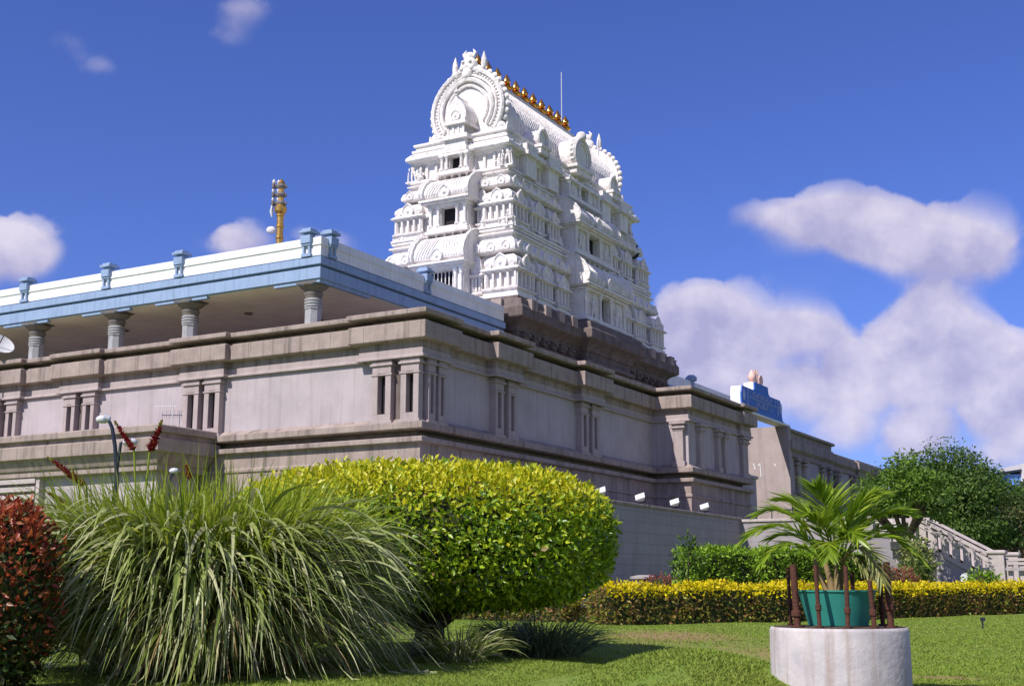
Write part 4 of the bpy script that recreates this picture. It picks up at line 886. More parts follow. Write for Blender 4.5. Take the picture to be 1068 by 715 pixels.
    for k in range(19): m.box(a+.06, a+.3, -14.95-k*.48-.2, -14.95-k*.48, 1.2, 1.86)
    for b in (-17.2, -19.6, -22): m.box(a-.1, a+.46, b-.55, b, .6, 2.25); m.ring(rect(a-.1, a+.46, b-.55, b), [(0,2.24),(.08,2.3),(.08,2.38),(0,2.42)])
    m.build('stonework', M_STAIR, Bl, bevel=.01)
    m = MB(); m.box(a-.16, a-.06, -23.9, -13.6, 1.62, 1.74); m.build('grey_rail', M_GREYW, Bl)
    # pier in front of the stair
    p = at(920.5, 580, 45); Pr = thing('cement_pier', 'round topped grey cement pier behind the rusty pipes and red shrub', 'pier', (p.x, p.y, .6)); m = MB()
    x, y = p.x, p.y
    m.plate([(x-.5,y,.5),(x-.5,y,2.5),(x-.35,y,2.66),(x-.1,y,2.75),(x+.22,y,2.72),(x+.3,y,2.6),(x+.3,y,2.2),(x+.36,y,2.2),(x+.36,y,1.9),(x+.44,y,1.9),(x+.44,y,.5)], (0,.7,0)); m.build('shaft', M_GREYW, Pr)
    pts = [at(905,545,56), at(960,545,58)]
    Ft = thing('white_bench', 'white slatted bench showing through leaves above the cement pier', 'bench', (at(930,549,57).x, 57, 2.9)); m = MB(); q = at(930,549,57)
    for k in range(3): m.box(q.x-.42, q.x+.42, 56.9, 57.0, q.z-.2+k*.16, q.z-.1+k*.16)
    for e in (-.38, .0, .38): m.box(q.x+e-.04, q.x+e+.04, 57.0, 57.1, 2.9, q.z+.3)
    m.box(q.x-.42, q.x+.42, 56.5, 56.95, q.z-.36, q.z-.28); m.build('slats', M_HWHITE, Ft)
    fl = floodlight(668, 525, -2.85, 'floodlight on the terrace wall, second from the clipped bush')
    for (px, lb) in ((627, 'floodlight on the terrace wall just beside the clipped bush'), (704, 'floodlight on the terrace wall, third from the clipped bush'), (735, 'floodlight on the terrace wall nearest the sunlit corner')): floodlight(px, 530, -2.85, lb, fl)
    q = at(1009, 605, 50); F2 = thing('spotlight', 'small white spotlight on the ground beside the stair flank', 'spotlight', (q.x, q.y, .8)); m = MB()
    m.box(q.x-.03, q.x+.03, 49.97, 50.03, .8, q.z); m.build('stake', M_POLE, F2); m = MB(); m.tube([(q.x-.2,49.7,q.z+.1),(q.x+.25,50.1,q.z)], [.2,.14], 10); m.build('housing', M_LAMPH, F2)
    q = at(1025, 653, 30); F4 = thing('garden_stake', 'short dark stake standing alone on the right hand lawn', 'stake', (q.x, 30, 0)); m = MB()
    m.tube([(q.x,30,-.02),(q.x,30,.2)], .02, 6); m.box(q.x-.04, q.x+.06, 29.97, 30.03, .17, .25); m.build('post', M_POLE, F4)
    q = at(671, 603, 47); F3 = thing('bollard_light', 'squat grey louvred bollard light at the foot of the shaded wall', 'bollard light', (q.x, q.y, .6)); m = MB()
    m.lathe(q.x, q.y, [(.2,.6),(.2,1.0),(.45,1.02),(.45,1.1),(.22,1.12),(.22,1.2),(.5,1.22),(.5,1.3),(.2,1.36)], 14); m.build('body', M_GREYW, F3, smooth=30)
build_walls()

# ------------------------------------------------------------------ foliage builders
def shell_leaves(C, R, ex, n, size, zmin=-.9, jit=.06, inner=.12, zmax=1.01):     # leaves over a superellipsoid shell
    d = unit(rng.normal(0, 1, (int(n*1.9), 3))); d = d[(d[:,2] > zmin) & (d[:,2] < zmax)][:n]
    k = (np.sum(np.abs(d)**ex, 1))**(-1/ex); P = d*k[:,None]
    g = np.sign(P)*np.abs(P)**(ex-1)/np.array(R); Nn = unit(g)
    dep = 1 - inner*rng.random(len(P))**1.5; P = C + P*np.array(R)*dep[:,None] + rng.normal(0, jit, P.shape)
    D = unit(Nn*.55 + rng.normal(0, .6, P.shape) + np.array([0,0,.25])); Nl = unit(Nn + rng.normal(0, .45, P.shape))
    L_ = size*(.6+.8*rng.random(len(P))); return P, D, Nl, L_, Nn
def build_bush():
    x, y = -1.32, 19.0
    B = thing('clipped_bush', 'large mushroom clipped golden green bush in the middle of the lawn', 'bush', (x, y, 0))
    C = np.array([x, y, 1.66]); R = (2.80, 2.4, 1.07)
    V, D, Nl, L_, Nn = shell_leaves(C, R, 2.9, 60000, .095, -.93, .035, .16)
    # the underside rises towards the trunk
    rr = np.hypot(V[:,0]-x, V[:,1]-y)/2.8
    sh = rng.random(len(V)) < .025; V[sh] += Nn[sh]*(.02+.09*rng.random((sh.sum(),1)))     # uneven shoots
    low = V[:,2] < 1.3; V[low,2] = V[low,2] + .10*(1-np.clip(rr[low],0,1))
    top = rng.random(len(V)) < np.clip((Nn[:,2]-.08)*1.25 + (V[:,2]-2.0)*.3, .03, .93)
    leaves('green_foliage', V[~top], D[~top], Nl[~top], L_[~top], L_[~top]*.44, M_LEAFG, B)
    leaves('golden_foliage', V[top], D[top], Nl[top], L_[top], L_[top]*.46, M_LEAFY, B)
    dl = rng.choice(len(V), 380, False); leaves('dry_leaves', V[dl]+Nn[dl]*.03, D[dl], Nl[dl], L_[dl], L_[dl]*.5, M_DRYG, B)
    m = MB(); n = 28
    pr = []
    for k in range(13):
        t = -.55 + (pi/2+.55)*k/12; c = abs(cos(t))**.74; s = abs(sin(t))**.74*(1 if t > 0 else -.6)
        pr.append((2.36*c, 1.66+.86*s))
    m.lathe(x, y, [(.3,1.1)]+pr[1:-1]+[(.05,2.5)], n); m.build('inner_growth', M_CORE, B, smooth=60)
    m = MB(); m.tube([(x+.05,y,-.1),(x+.1,y,.3),(x+.05,y,.7),(x,y,1.3)], [.28,.22,.2,.15], 10)
    for a, l in ((.3,1.7),(1.5,1.5),(2.6,1.6),(3.9,1.5),(5.2,1.7)): m.tube([(x+.1,y,.35),(x+.5*cos(a),y+.5*sin(a),.62),(x+l*cos(a),y+l*sin(a),1.15)], [.13,.09,.05], 7)
    m.build('trunk', M_BARK, B, smooth=60)
build_bush()
def build_clump():
    x, y = -3.72, 15.0
    G = thing('fountain_grass', 'huge arching clump of tall fountain grass in front of the hall', 'ornamental grass', (x, y, 0))
    def ring_pts(n, rmax, z): 
        a = rng.random(n)*2*pi; r = rmax*np.sqrt(rng.random(n)); return np.stack([x+1.15*r*np.cos(a), y+r*np.sin(a), np.full(n, z)], 1), a, r
    nt_ = 90; ta = rng.random(nt_)*2*pi; tl = rng.normal(0, .55, nt_); td = rng.normal(1, .3, nt_)      # tufts, each with its own sideways lean
    def lean(a, rad, n):
        k = (np.floor((a/(2*pi))*nt_)).astype(int) % nt_; t = tl[k]+rng.normal(0,.25,n); tang = np.stack([-np.sin(a), np.cos(a), 0*a], 1); return rad + tang*t[:,None], np.clip(td[k],.4,1.7)
    # long arching outer blades
    n = 4300; P, a, r = ring_pts(n, .95, 0.0); rad = np.stack([1.05*np.cos(a), np.sin(a), 0*a], 1)
    D = rad*(.15+.36*rng.random((n,1))) + np.array([0,0,1.]) + rng.normal(0, .12, (n,3)); ln = 1.6+.95*rng.random(n)
    rad2, k2 = lean(a, rad, n); D = D + (rad2-rad)*.35; ln = ln*(.85+.15*k2)
    V, F = blade_strips(P, D, rad2, ln, (.14+.17*rng.random(n))*k2, .026+.032*rng.random(n), 9); V[:,2] = np.maximum(V[:,2], .01+.05*rng.random(len(V)))
    npmesh('arching_blades', V, F, M_CLUMP, G)
    n = 2500; P, a, r = ring_pts(n, 1.1, 1.0); rad = np.stack([1.05*np.cos(a), np.sin(a), 0*a], 1)      # weeping tips that fall to the ground
    P = P + rad*.35; P[:,2] = .75+.75*rng.random(n)
    D = rad*(.45+.5*rng.random((n,1))) + np.array([0,0,.6]) + rng.normal(0, .18, (n,3)); ln = 1.0+.85*rng.random(n)
    rad2, k2 = lean(a, rad, n); D = D + (rad2-rad)*.5
    V, F = blade_strips(P, D, rad2, ln, (.2+.24*rng.random(n))*k2, .030+.034*rng.random(n), 9); V[:,2] = np.maximum(V[:,2], .01+.06*rng.random(len(V)))
    npmesh('weeping_blades', V, F, M_CLUMP, G)
    n = 4600; P, a, r = ring_pts(n, 1.35, 1.0); rad = np.stack([np.cos(a), np.sin(a), 0*a], 1)             # upright young growth
    D = rad*(.15+.6*rng.random((n,1))*(r/1.2).reshape(-1,1)) + np.array([0,0,1.]) + rng.normal(0, .26, (n,3)); ln = .8+.85*rng.random(n)**1.6
    V, F = blade_strips(P, D, rad, ln, (.05+.22*rng.random(n)**2), .020+.022*rng.random(n), 7); npmesh('upright_blades', V, F, M_TOPG, G)
    n = 650; P, a, r = ring_pts(n, 1.0, .3); rad = np.stack([np.cos(a), np.sin(a), 0*a], 1)
    D = rad*(.5+.6*rng.random((n,1))) + np.array([0,0,.8]) + rng.normal(0, .2, (n,3))
    V, F = blade_strips(P, D, rad, 1.3+.9*rng.random(n), .2+.15*rng.random(n), np.full(n, .022), 8); V[:,2] = np.maximum(V[:,2], .02)
    npmesh('dry_blades', V, F, M_DRYG, G)
    # a few long stems poking out of the top
    n = 40; P, a, r = ring_pts(n, 1.2, 1.2); rad = np.stack([np.cos(a), np.sin(a), 0*a], 1)
    D = rad*.35 + np.array([0,0,1.]) + rng.normal(0, .2, (n,3)); V, F = blade_strips(P, D, rad, 1.05+.5*rng.random(n), .03+.04*rng.random(n), np.full(n, .02), 7); npmesh('long_stems', V, F, M_TOPG, G)
build_clump()
def tuft(px, base_y, Y, w, h, n, m, label, cat='ornamental grass'):
    p = at(px, base_y, Y); x = p.x; z = float(gz(x, Y)); T = thing('grass_tuft', label, cat, (x, Y, z))
    a = rng.random(n)*2*pi; r = np.sqrt(rng.random(n)); P = np.stack([x+w*.33*r*np.cos(a), Y+.3*r*np.sin(a), np.full(n, z)], 1); rad = np.stack([np.cos(a), np.sin(a), 0*a], 1)
    D = rad*(.3+.6*rng.random((n,1))) + np.array([0,0,1.]) + rng.normal(0, .15, (n,3))
    V, F = blade_strips(P, D, rad, h*(1.1+.7*rng.random(n)), .16+.14*rng.random(n), .018+.012*rng.random(n), 7); V[:,2] = np.maximum(V[:,2], z+.01); npmesh('blades', V, F, m, T)
M_TUFT = mat('bluish grass blades', None, .4, island=[(.11,.16,.07),(.17,.23,.12),(.24,.29,.15)], trans=.25, spec=.5)
tuft(566, 668, 18.6, 1.7, .55, 700, M_TUFT, 'low bluish grass tuft under the right side of the clipped bush')
tuft(480, 668, 17.0, .9, .5, 320, M_CLUMP, 'small green grass tuft between the fountain grass and the bush trunk')
tuft(530, 645, 21.5, .8, .55, 180, M_TUFT, 'thin dark grass tuft standing behind the bush trunk')

def bush(name, label, px, y0, y1, Y, wpx, mat_, n, size, cat='shrub', ex=2.3, depth=None, coremat=M_CORE, cap=None, hsz=None):
    pb = at(px, y1, Y); pt = at(px, y0, Y); hw = wpx/2*Y/1323; z0 = pb.z if hsz is None else hsz; h = (pt.z-z0)/2
    B = thing(name, label, cat, (pb.x, Y, z0)); C = np.array([pb.x, Y, z0+h]); R = (hw, depth or hw, h)
    V, D, Nl, L_, Nn = shell_leaves(C, R, ex, n, size, -.97, size*.4, .25)
    if cap:
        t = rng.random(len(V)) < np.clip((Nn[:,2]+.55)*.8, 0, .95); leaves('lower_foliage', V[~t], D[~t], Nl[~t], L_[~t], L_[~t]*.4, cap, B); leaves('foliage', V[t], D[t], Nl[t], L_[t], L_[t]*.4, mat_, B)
    else: leaves('foliage', V, D, Nl, L_, L_*.45, mat_, B)
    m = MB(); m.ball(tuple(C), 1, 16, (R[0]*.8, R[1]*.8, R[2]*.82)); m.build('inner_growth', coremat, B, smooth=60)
    return B
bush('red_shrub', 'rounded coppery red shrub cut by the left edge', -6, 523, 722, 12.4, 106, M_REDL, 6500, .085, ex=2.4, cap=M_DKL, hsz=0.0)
bush('red_shrub', 'rusty red shrub behind the rusty pipes right of the palm', 918, 591, 614, 42, 84, M_RUSTL, 2600, .1, depth=.9, hsz=.35)
bush('red_shrub', 'low red shrub between the yellow hedge and the shaded wall', 690, 600, 612, 40, 46, M_RUSTL, 1200, .1, depth=.6, hsz=.2)
bush('green_shrub', 'light green shrub growing against the stair flank', 958, 562, 606, 48, 30, M_OLIVE, 700, .22, depth=.8, hsz=.7, coremat=M_TREE2)
bush('green_shrub', 'small green shrub at the foot of the stair newel', 1025, 597, 622, 46, 34, M_HEDGEG, 700, .16, depth=.5, hsz=.5)
def box_hedge(name, label, path, h, w, top, side, n, size, topfrac=.5, cat='hedge'):
    c = path[len(path)//2]; H = thing(name, label, cat, (c[0], c[1], float(gz(c[0], c[1]))))
    path = np.array(path, float); seg = np.diff(path, axis=0); sl = np.linalg.norm(seg, axis=1); cum = np.concatenate([[0], np.cumsum(sl)])
    def locate(s):
        i = np.clip(np.searchsorted(cum, s)-1, 0, len(sl)-1); t = (s-cum[i])/sl[i]; p = path[i]+seg[i]*t[:,None]; d = seg[i]/sl[i][:,None]; return p, np.stack([d[:,1], -d[:,0]], 1)
    s = rng.random(n)*cum[-1]; p, nr = locate(s); per = 2*h+w; q = rng.random(n)*per
    off = np.where(q < h, w/2, np.where(q < h+w, w/2-(q-h), -w/2)); zz = np.where(q < h, q, np.where(q < h+w, h, per-q))
    wob = 1+.06*np.sin(s*2.3)+.04*np.sin(s*5.1+1); zz = zz*wob; off = off*(1+.1*np.sin(s*3.1))
    lat = np.where(q < h, 1, np.where(q < h+w, 0, -1.)); Nn = np.stack([nr[:,0]*lat, nr[:,1]*lat, (lat == 0)*1.], 1)
    # round the shoulders
    P = np.stack([p[:,0]+nr[:,0]*off, p[:,1]+nr[:,1]*off, gz(p[:,0], p[:,1])+zz], 1) - Nn*(rng.random((n,1))**2*.16) + rng.normal(0, size*.35, (n,3))
    e0 = path[0]; 
    D = unit(Nn*.5 + rng.normal(0, .6, (n,3)) + np.array([0,0,.3])); Nl = unit(Nn + rng.normal(0, .5, (n,3))); L_ = size*(.6+.8*rng.random(n))
    tp = (zz > h*(1-topfrac*.5)) | (lat == 0); tp &= rng.random(n) < .93
    leaves('foliage', P[~tp], D[~tp], Nl[~tp], L_[~tp], L_[~tp]*.5, side, H)
    leaves('top_foliage', P[tp], D[tp], Nl[tp], L_[tp], L_[tp]*.5, top, H)
    m = MB()
    for e, sg in ((0, -1), (-1, 1)):                       # leafy ends
        k = int(n*(h*w)/(cum[-1]*per)*1.3)+40; d = seg[e]/sl[e]*sg; nn = np.array([d[1], -d[0]]); u = (rng.random(k)-.5)*w; zz2 = rng.random(k)*h
        P2 = np.stack([path[e][0]+nn[0]*u, path[e][1]+nn[1]*u, float(gz(*path[e]))+zz2], 1) + rng.normal(0, size*.4, (k,3)); N2 = np.tile([d[0], d[1], 0], (k,1))
        leaves('end_foliage', P2, unit(N2*.5+rng.normal(0,.6,(k,3))), unit(N2+rng.normal(0,.5,(k,3))), size*(.6+.8*rng.random(k)), size*.5, side, H)
    path = path.copy(); path[0] += seg[0]/sl[0]*.2; path[-1] -= seg[-1]/sl[-1]*.2
    for i in range(len(path)-1):
        d = seg[i]/sl[i]; nn = np.array([d[1], -d[0]])*(w/2-.12); a, b = path[i], path[i+1]; za, zb = float(gz(*a)), float(gz(*b))
        vs = [(a[0]+nn[0]*k, a[1]+nn[1]*k, za+z) for k, z in ((1,-.1),(-1,-.1),(-1,h-.12),(1,h-.12))] + [(b[0]+nn[0]*k, b[1]+nn[1]*k, zb+z) for k, z in ((1,-.1),(-1,-.1),(-1,h-.12),(1,h-.12))]
        m.add(vs, [(3,2,1,0),(4,5,6,7),(0,1,5,4),(1,2,6,5),(2,3,7,6),(3,0,4,7)])
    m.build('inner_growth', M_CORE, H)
box_hedge('flower_hedge', 'clipped hedge with bright yellow top and reddish sides behind the lawn', [(2.2,32.6),(4.6,33.6),(7.6,35.4),(10.6,38.4),(14.4,42.2),(19.5,46.5),(30,55)], .98, 1.0, M_HEDGEY, M_HEDGER, 34000, .10, .62)
box_hedge('flower_hedge', 'low patchy yellow and red hedge seen beneath the clipped bush', [(-7,38),(-2.5,37.5),(.2,36.2),(1.7,34.2)], .6, .9, M_HEDGEY, M_HEDGER, 6500, .10, .4)
box_hedge('box_hedge', 'square clipped green hedge between the yellow hedge and the terrace wall', [(5.25,37.2),(7.5,38.6),(9.6,40.6),(11.6,42.6)], 1.98, 1.5, M_HEDGEG, M_HEDGEG, 16000, .11, .5)
def sapling():
    p = at(716, 612, 36.2); x, y, z = p.x, 36.2, .0; T = thing('sapling', 'thin leafy sapling against the shaded wall beside the green hedge', 'sapling', (x, y, z)); m = MB()
    m.tube([(x,y,z),(x+.05,y,1.2),(x+.1,y,2.0)], [.03,.025,.012], 6); m.tube([(x+.03,y,1.0),(x-.3,y,1.5)], [.02,.01], 5); m.build('stem', M_BARK, T)
    n = 260; c = np.array([[x+.12,y,1.95],[x-.3,y,1.5],[x-.05,y,1.25],[x+.2,y,1.55],[x+.1,y,2.2]])[rng.integers(0,5,n)]; P = c+rng.normal(0,.14,(n,3))
    leaves('leaves', P, rng.normal(0,1,(n,3)), rng.normal(0,1,(n,3))+np.array([0,0,1]), .14+.06*rng.random(n), .07, M_TREE, T)
sapling()

def tree(name, label, x, y, h, w, m_, clumps, nleaf, lsize, trunk_h, seed, zbase=None):
    r = np.random.default_rng(seed); z = float(gz(x, y)) if zbase is None else zbase; T = thing(name, label, 'tree', (x, y, z)); m = MB()
    m.tube([(x,y,z-.2),(x+.1,y,z+trunk_h*.6),(x,y,z+trunk_h*1.2)], [.05*h,.036*h,.028*h], 9); ends = []
    C = []; 
    for k in range(clumps):
        a = r.random()*2*pi; e = r.random(); ph = math.acos(1-1.25*e); rr = .55+.4*r.random()
        c = np.array([x+w*.5*rr*sin(ph)*cos(a), y+w*.5*rr*sin(ph)*sin(a), z+trunk_h+(h-trunk_h)*(.34+.56*rr*cos(ph))]); C.append((c, (.13+.09*r.random())*w))
        if k % 3 == 0: m.tube([(x,y,z+trunk_h*.9), tuple((np.array([x,y,z+trunk_h])*.5+c*.5)+r.normal(0,.2,3)), tuple(c)], [.022*h,.013*h,.005*h], 6)
    m.build('trunk', M_BARK, T, smooth=60); P = []; Nn = []
    for c, rad in C:
        n = int(nleaf/clumps); d = unit(r.normal(0,1,(n,3))); d[:,2] = np.where(d[:,2] < -.3, -d[:,2]*.5, d[:,2]); k = rad*(1-.45*r.random(n)**1.6)
        P.append(c + d*k[:,None]*np.array([1,1,.72]) + r.normal(0,.06*rad,(n,3))); Nn.append(d)
    P = np.concatenate(P); Nn = np.concatenate(Nn); n = len(P)
    D = unit(Nn*.4 + r.normal(0,.6,(n,3)) + np.array([0,0,-.25])); L_ = lsize*(.6+.8*r.random(n)); leaves('crown', P, D, unit(Nn+r.normal(0,.5,(n,3))), L_, L_*.42, m_, T)
q = at(986, 600, 74); tree('mango_tree', 'large rounded dark green tree behind the staircase', q.x, 74, 8.2, 8.7, M_TREE, 80, 40000, .24, .5, 5)
q = at(946, 600, 54); tree('leafy_tree', 'smaller bright green tree hanging over the stair left of the big tree', q.x, 54, 5.9, 3.7, M_OLIVE2, 26, 5200, .19, 2.0, 9)
q = at(1060, 600, 84); tree('dark_tree', 'dark dense tree at the right edge below the blue house', q.x+.6, 84, 7.0, 7.6, M_TREE2, 40, 15000, .26, 1.2, 11)
q = at(1020, 600, 88); tree('dark_tree', 'dark tree in the gap between the big rounded tree and the right edge', q.x, 88, 6.0, 6.4, M_TREE2, 30, 10000, .28, 1.0, 12)
q = at(1104, 600, 120); tree('dark_tree', 'distant dark tree overlapping the blue house at the right edge', q.x, 118, 12.0, 7.5, M_TREE2, 26, 8000, .34, 3, 14)
q = at(1000, 600, 130); tree('dark_tree', 'distant tree glimpsed behind the big rounded tree', q.x, 128, 9.4, 8, M_TREE2, 26, 7000, .36, 2, 15)
def far_house():
    q = at(1050, 500, 140); H = thing('blue_house', 'bright blue house with terracotta terrace far behind the trees at right', 'house', (q.x, 140, .9)); x = q.x; m = MB()
    m.box(x-2.0, x+1.6, 140, 146, 1, 13.2); m.build('wall', M_HBLUE, H); m = MB()
    m.plate([(x-2.4,139.6,12.9),(x+1.8,139.6,13.5),(x+1.8,139.6,13.75),(x-2.4,139.6,13.15)], (0,7,0)); m.build('roof', M_POLE, H)
    m = MB(); m.box(x-.7, x+.0, 139.94, 140.02, 11.0, 12.6); m.build('window', M_SIGN, H)
    m = MB(); m.box(x+1.6, x+5, 139, 146, 1, 14.3); m.build('side_block', M_HWHITE, H); m = MB(); m.box(x+2.4, x+4.2, 138.94, 139.02, 11.5, 13.4); m.build('window', M_DARK, H)
    m = MB(); m.plate([(x-1.2,137,10.9),(x+4.5,137,10.9),(x+4.5,137,9.6),(x-.9,137,8.2)], (0,3,0)); m.build('terrace', M_HTERR, H)
    m = MB(); m.box(x-2.5, x+5, 137.5, 145, 1, 8.0); m.build('lower_storey', M_HWHITE, H)
far_house()

# ------------------------------------------------------------------ planter, pipes, tub, palm
def build_planter():
    x, y = 2.94, 11.5; zt = .63
    D = thing('concrete_planter', 'whitewashed round concrete planter drum on the lawn at lower right', 'planter', (x, y, 0)); m = MB(); n = 56
    m.lathe(x, y, [(.61,-.35),(.612,.0),(.61,zt-.03),(.602,zt-.008),(.59,zt),(.575,zt-.005)], n); m.build('drum', M_DRUM, D, smooth=40)
    m = MB(); m.lathe(x, y, [(.573,zt-.05),(.573,zt+.002),(.2,zt+.012)], 40); m.build('soil', M_SOIL, D)
    T = thing('green_tub', 'teal green tapered plastic tub standing on the concrete planter', 'tub', (x, y, zt+.02)); m = MB(); z0, z1 = zt+.015, .95
    m.lathe(x, y, [(.262,z0),(.342,z1-.012),(.352,z1-.01),(.352,z1+.004),(.334,z1+.004),(.325,z1-.05)], 40); m.build('shell', M_POT, T, smooth=40)
    m = MB(); m.lathe(x, y, [(.32,z1-.08),(.32,z1-.055),(.1,z1-.04)], 24); m.build('soil', M_SOIL, T)
    specs = [(-.42,-1,.030,1.18,'thick rusty iron pipe leftmost of the ring round the green tub'),(-.355,1,.016,1.16,'thin rusty pipe standing just behind the thick leftmost one'),(-.265,-1,.018,1.17,'thin rusty pipe in front of the left side of the green tub'),
             (-.04,-1,.019,1.16,'rusty pipe in front of the middle of the green tub'),(.05,1,.018,1.13,'rusty pipe hidden behind the middle of the green tub'),(.2,-1,.02,1.04,'short rusty pipe in front of the right side of the tub'),
             (.25,1,.019,1.12,'rusty pipe behind the right side of the green tub'),(.39,-1,.028,1.2,'thick blackened rusty pipe at the right of the tub'),(.45,1,.020,1.2,'rusty pipe just right of the thick blackened one')]
    for dx, sg, r, top, lb in specs:
        dy = sg*sqrt(max(.0, .48**2-dx*dx)); px, py = x+dx, y+dy; r *= 1.05; P = thing('iron_pipe', lb, 'pipe', (px, py, zt), 'rusty iron pipes ringing the green tub'); m = MB()
        lean = random.uniform(-.012,.012)
        m.tube([(px,py,zt),(px+lean,py,zt+(top-zt)*.5),(px+lean*2,py,top)], r, 10); m.build('shaft', M_RUST, P, smooth=40)
        m = MB(); m.lathe(px, py, [(r*2,zt+.006),(r*2,zt+.02),(r*1.1,zt+.022)], 12); m.build('flange', M_RUST, P)
        m = MB(); zc = zt+random.uniform(.08,.2); m.lathe(px+lean*.6, py, [(r*1.05,zc),(r*1.45,zc+.006),(r*1.45,zc+.05),(r*1.05,zc+.056)], 12); m.build('coupling', M_RUST, P, smooth=30)
    A = thing('potted_palm', 'young feathery green palm growing in the green tub', 'palm', (x, y, z1-.05)); zb = z1-.06
    m = MB()
    for pts, rr in (([(-.03,0,0),(-.06,0,.18),(-.10,.02,.36)],[.036,.03,.02]),([(.0,-.03,0),(.0,-.03,.2),(-.02,-.02,.42)],[.03,.024,.018]),([(.03,.02,0),(.06,.02,.2),(.10,.03,.4)],[.03,.022,.016]),([(-.06,.04,0),(-.14,.05,.22),(-.18,.04,.34)],[.03,.022,.014])):
        m.tube([(x+a, y+b, zb+c) for a, b, c in pts], rr, 8)
    m.build('stem', M_STEM, A, smooth=60)
    def frond(p0, p1, p2, llen, mt, nl=34, wid=.026, fan=.75):
        p0, p1, p2 = [np.array(p, float)+np.array([x, y, 0]) for p in (p0, p1, p2)]; bez = lambda t: (1-t)**2*p0+2*t*(1-t)*p1+t*t*p2
        mm = MB(); mm.tube([tuple(bez(t)) for t in np.linspace(0,1,9)], [.011,.01,.009,.008,.007,.006,.005,.004,.003], 5); o = mm.build('frond_stalk', M_STEM if mt is M_PALMD else M_PALM, A)
        P = []; Dv = []; Ln = []; Nn = []
        for i in range(nl):
            t = .22+.78*i/(nl-1); c = bez(t); tg = bez(min(t+.02,1))-bez(max(t-.02,0)); tg /= np.linalg.norm(tg); side = np.cross(tg, [0,0,1]); side /= max(np.linalg.norm(side), 1e-3); upv = np.cross(side, tg)
            for sg in (-1, 1):
                d = tg*(fan+.6*t)+side*sg*(.95-.3*t)+upv*rng.normal(.05,.12)+np.array([0,0,-.14]); P.append(c); Dv.append(d+rng.normal(0,.06,3)); Ln.append(1.32*llen*(1-.62*abs(t-.5)**1.4*2)*(.85+.3*rng.random())); Nn.append(upv+rng.normal(0,.2,3))
        P, Dv, Nn, Ln = map(np.array, (P, Dv, Nn, Ln)); Dv = unit(Dv)
        V, F = blade_strips(P, Dv, Dv, Ln, .03+.07*rng.random(len(P)), np.full(len(P), wid), 4); npmesh('frond_leaves', V, F, mt, o)
    Z = zb
    F_ = [((-.1,.02,Z+.33),(-.42,-.05,Z+.86),(-.86,-.12,Z+.50),.24,M_PALM),((-.12,.0,Z+.3),(-.42,-.12,Z+.66),(-.72,-.2,Z+.30),.2,M_PALM),((-.1,.0,Z+.34),(-.3,.1,Z+.9),(-.62,.2,Z+.78),.24,M_PALM),
          ((-.05,.02,Z+.36),(-.16,.12,Z+.88),(-.38,.25,Z+.90),.26,M_PALM),((-.03,-.02,Z+.38),(-.06,-.1,Z+.85),(-.2,-.2,Z+.98),.26,M_PALM),((.0,0,Z+.38),(.02,.1,Z+.84),(.08,.25,Z+.98),.25,M_PALM),
          ((.04,0,Z+.36),(.14,-.1,Z+.82),(.30,-.2,Z+.90),.26,M_PALM),((.08,.02,Z+.36),(.24,.1,Z+.86),(.48,.2,Z+.92),.27,M_PALM),((.1,.03,Z+.36),(.34,.0,Z+.86),(.66,-.05,Z+.76),.25,M_PALM),
          ((.1,.03,Z+.34),(.42,-.06,Z+.76),(.74,-.14,Z+.34),.2,M_PALM),((.09,.03,Z+.34),(.36,.1,Z+.74),(.7,.1,Z+.58),.22,M_PALM),((.08,0,Z+.34),(.24,-.2,Z+.6),(.3,-.38,Z+.16),.23,M_PALMD),((-.05,0,Z+.34),(-.1,-.25,Z+.62),(-.16,-.42,Z+.36),.2,M_PALM),
          ((.0,.0,Z+.36),(.05,-.2,Z+.7),(.1,-.42,Z+.5),.22,M_PALM),((-.06,0,Z+.3),(-.22,.2,Z+.66),(-.48,.36,Z+.56),.22,M_PALM),((.06,.0,Z+.3),(.15,.25,Z+.74),(.3,.45,Z+.7),.24,M_PALM),((.02,-.02,Z+.3),(.12,-.2,Z+.46),(.2,-.3,Z+.22),.18,M_PALMD),
          ((-.02,.0,Z+.34),(-.1,-.12,Z+.74),(-.3,-.24,Z+.72),.24,M_PALM)]
    for a in F_: frond(*a)
build_planter()

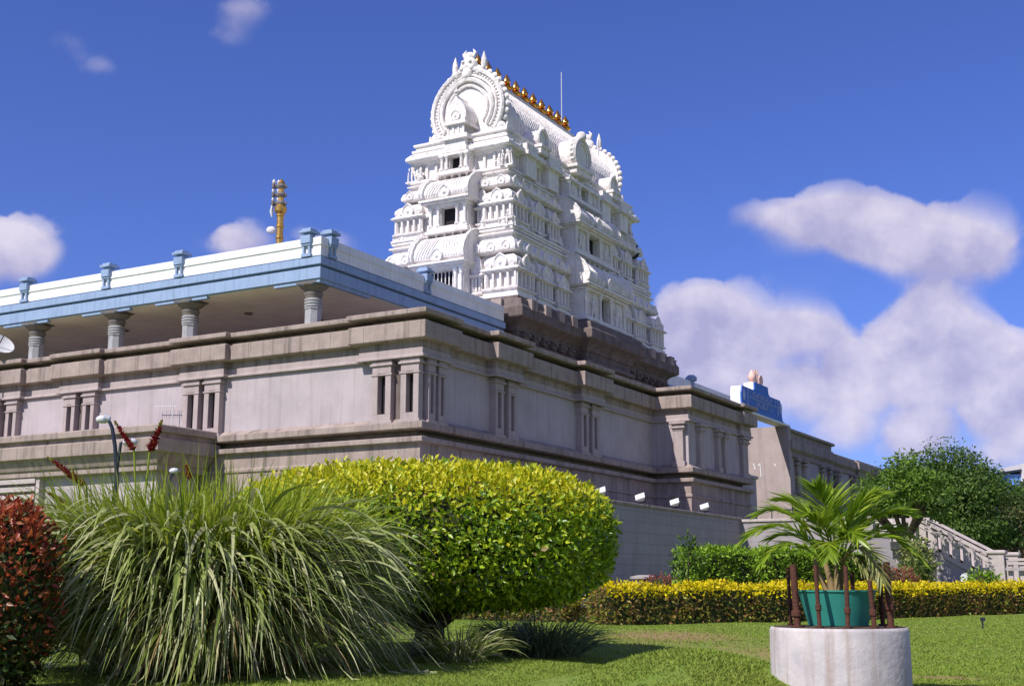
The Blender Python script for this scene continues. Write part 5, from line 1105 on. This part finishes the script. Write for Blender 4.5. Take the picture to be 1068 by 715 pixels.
# ------------------------------------------------------------------ lamp posts and flower spikes rising from the grass
def lamps():
    Y = 22.0; p = at(121, 520, Y); L1 = thing('lamp_post', 'dark curved lamp post with two pale heads behind the fountain grass', 'lamp post', (p.x, Y, 0)); x = p.x
    t1 = at(114, 441, Y); m = MB(); m.tube([(x,Y,0),(x,Y,at(121,500,Y).z),(at(120,465,Y).x,Y,at(120,465,Y).z),(at(117,446,Y).x,Y,at(117,446,Y).z),(t1.x,Y,t1.z+.03)], [.045,.04,.036,.034,.03], 8)
    a = at(122,490,Y); b = at(126,462,Y); c = at(134,458,Y); m.tube([tuple(a),tuple(b),tuple(c)], [.03,.028,.024], 7); m.build('pole', M_POLE, L1, smooth=60)
    for (px, py) in ((106.5, 437), (137, 461)):
        q = at(px, py, Y); sg = -1 if px < 118 else 1; m = MB(); m.ball((q.x,Y,q.z), .1, 10, (1.15,.8,.75)); m.tube([(q.x-.14*sg,Y,q.z),(q.x-.05*sg,Y,q.z+.01)], [.05,.09], 8); m.build('lamp_head', M_LAMPH, L1, smooth=60)
    q = at(181, 492, 20); L2 = thing('lamp_post', 'short thin lamp post with a single small pale head among the grass tops', 'lamp post', (q.x, 20, 0)); m = MB(); m.tube([(q.x-.05,20,0),(q.x-.05,20,q.z-.1),(q.x,20,q.z)], .02, 8); m.build('pole', M_POLE, L2)
    m = MB(); m.ball((q.x+.01,20,q.z+.02), .07, 10, (1.2,.8,.7)); m.build('lamp_head', M_LAMPH, L2, smooth=60)
lamps()
def spike(x0, y0, x1, y1, Y, w, label, budc=True):                 # from lower end to tip
    a = at(x0, y0, Y); b = at(x1, y1, Y); d = b-a; base = Vector((a.x-d.x*.6, Y, 1.0)); T = thing('flower_spike', label, 'flower', (base.x, Y, 0), 'red flower spikes above the fountain grass'); m = MB()
    m.tube([(base.x-d.x*.3,Y,0),tuple(base),tuple(a),tuple(b)], [.018,.016,.014,.008], 6); m.build('stem', M_TOPG, T)
    n = 190; t = rng.random(n)*.85; P = np.array(a)[None,:]+np.array(d)[None,:]*t[:,None]; th = rng.random(n)*2*pi; ax = np.array(d.normalized()); e1 = np.cross(ax,[0,1,0]); e1 /= np.linalg.norm(e1); e2 = np.cross(ax,e1)
    R = e1[None,:]*np.cos(th)[:,None]+e2[None,:]*np.sin(th)[:,None]; leaves('petals', P, R+ax*.7, ax[None,:]+rng.normal(0,.3,(n,3)), w*(1.25-.8*t)*(.6+.8*rng.random(n)), w*.6, M_FLOWER, T)
    n = 50; t = .8+.25*rng.random(n); P = np.array(a)[None,:]+np.array(d)[None,:]*t[:,None]; R = rng.normal(0,1,(n,3)); leaves('buds', P, R*.6+ax, R[:, ::-1], np.full(n, w*.55), w*.3, M_BUD, T)
spike(156, 472, 168, 441, 16, .075, 'red flower spike leaning right in front of the porch eaves')
spike(140, 470, 121, 441, 16, .06, 'dark red flower spike leaning left against the lamp post')
spike(82, 500, 52, 478, 16, .06, 'red flower spike leaning far left over the grass')
spike(90, 505, 68, 493, 16.2, .05, 'small red flower spike just below the far left one')
spike(72, 527, 48, 512, 16, .05, 'lowest red flower spike at the left edge of the grass')
spike(198, 500, 194, 482, 16, .04, 'small yellowish flower spike among the right hand grass tops')
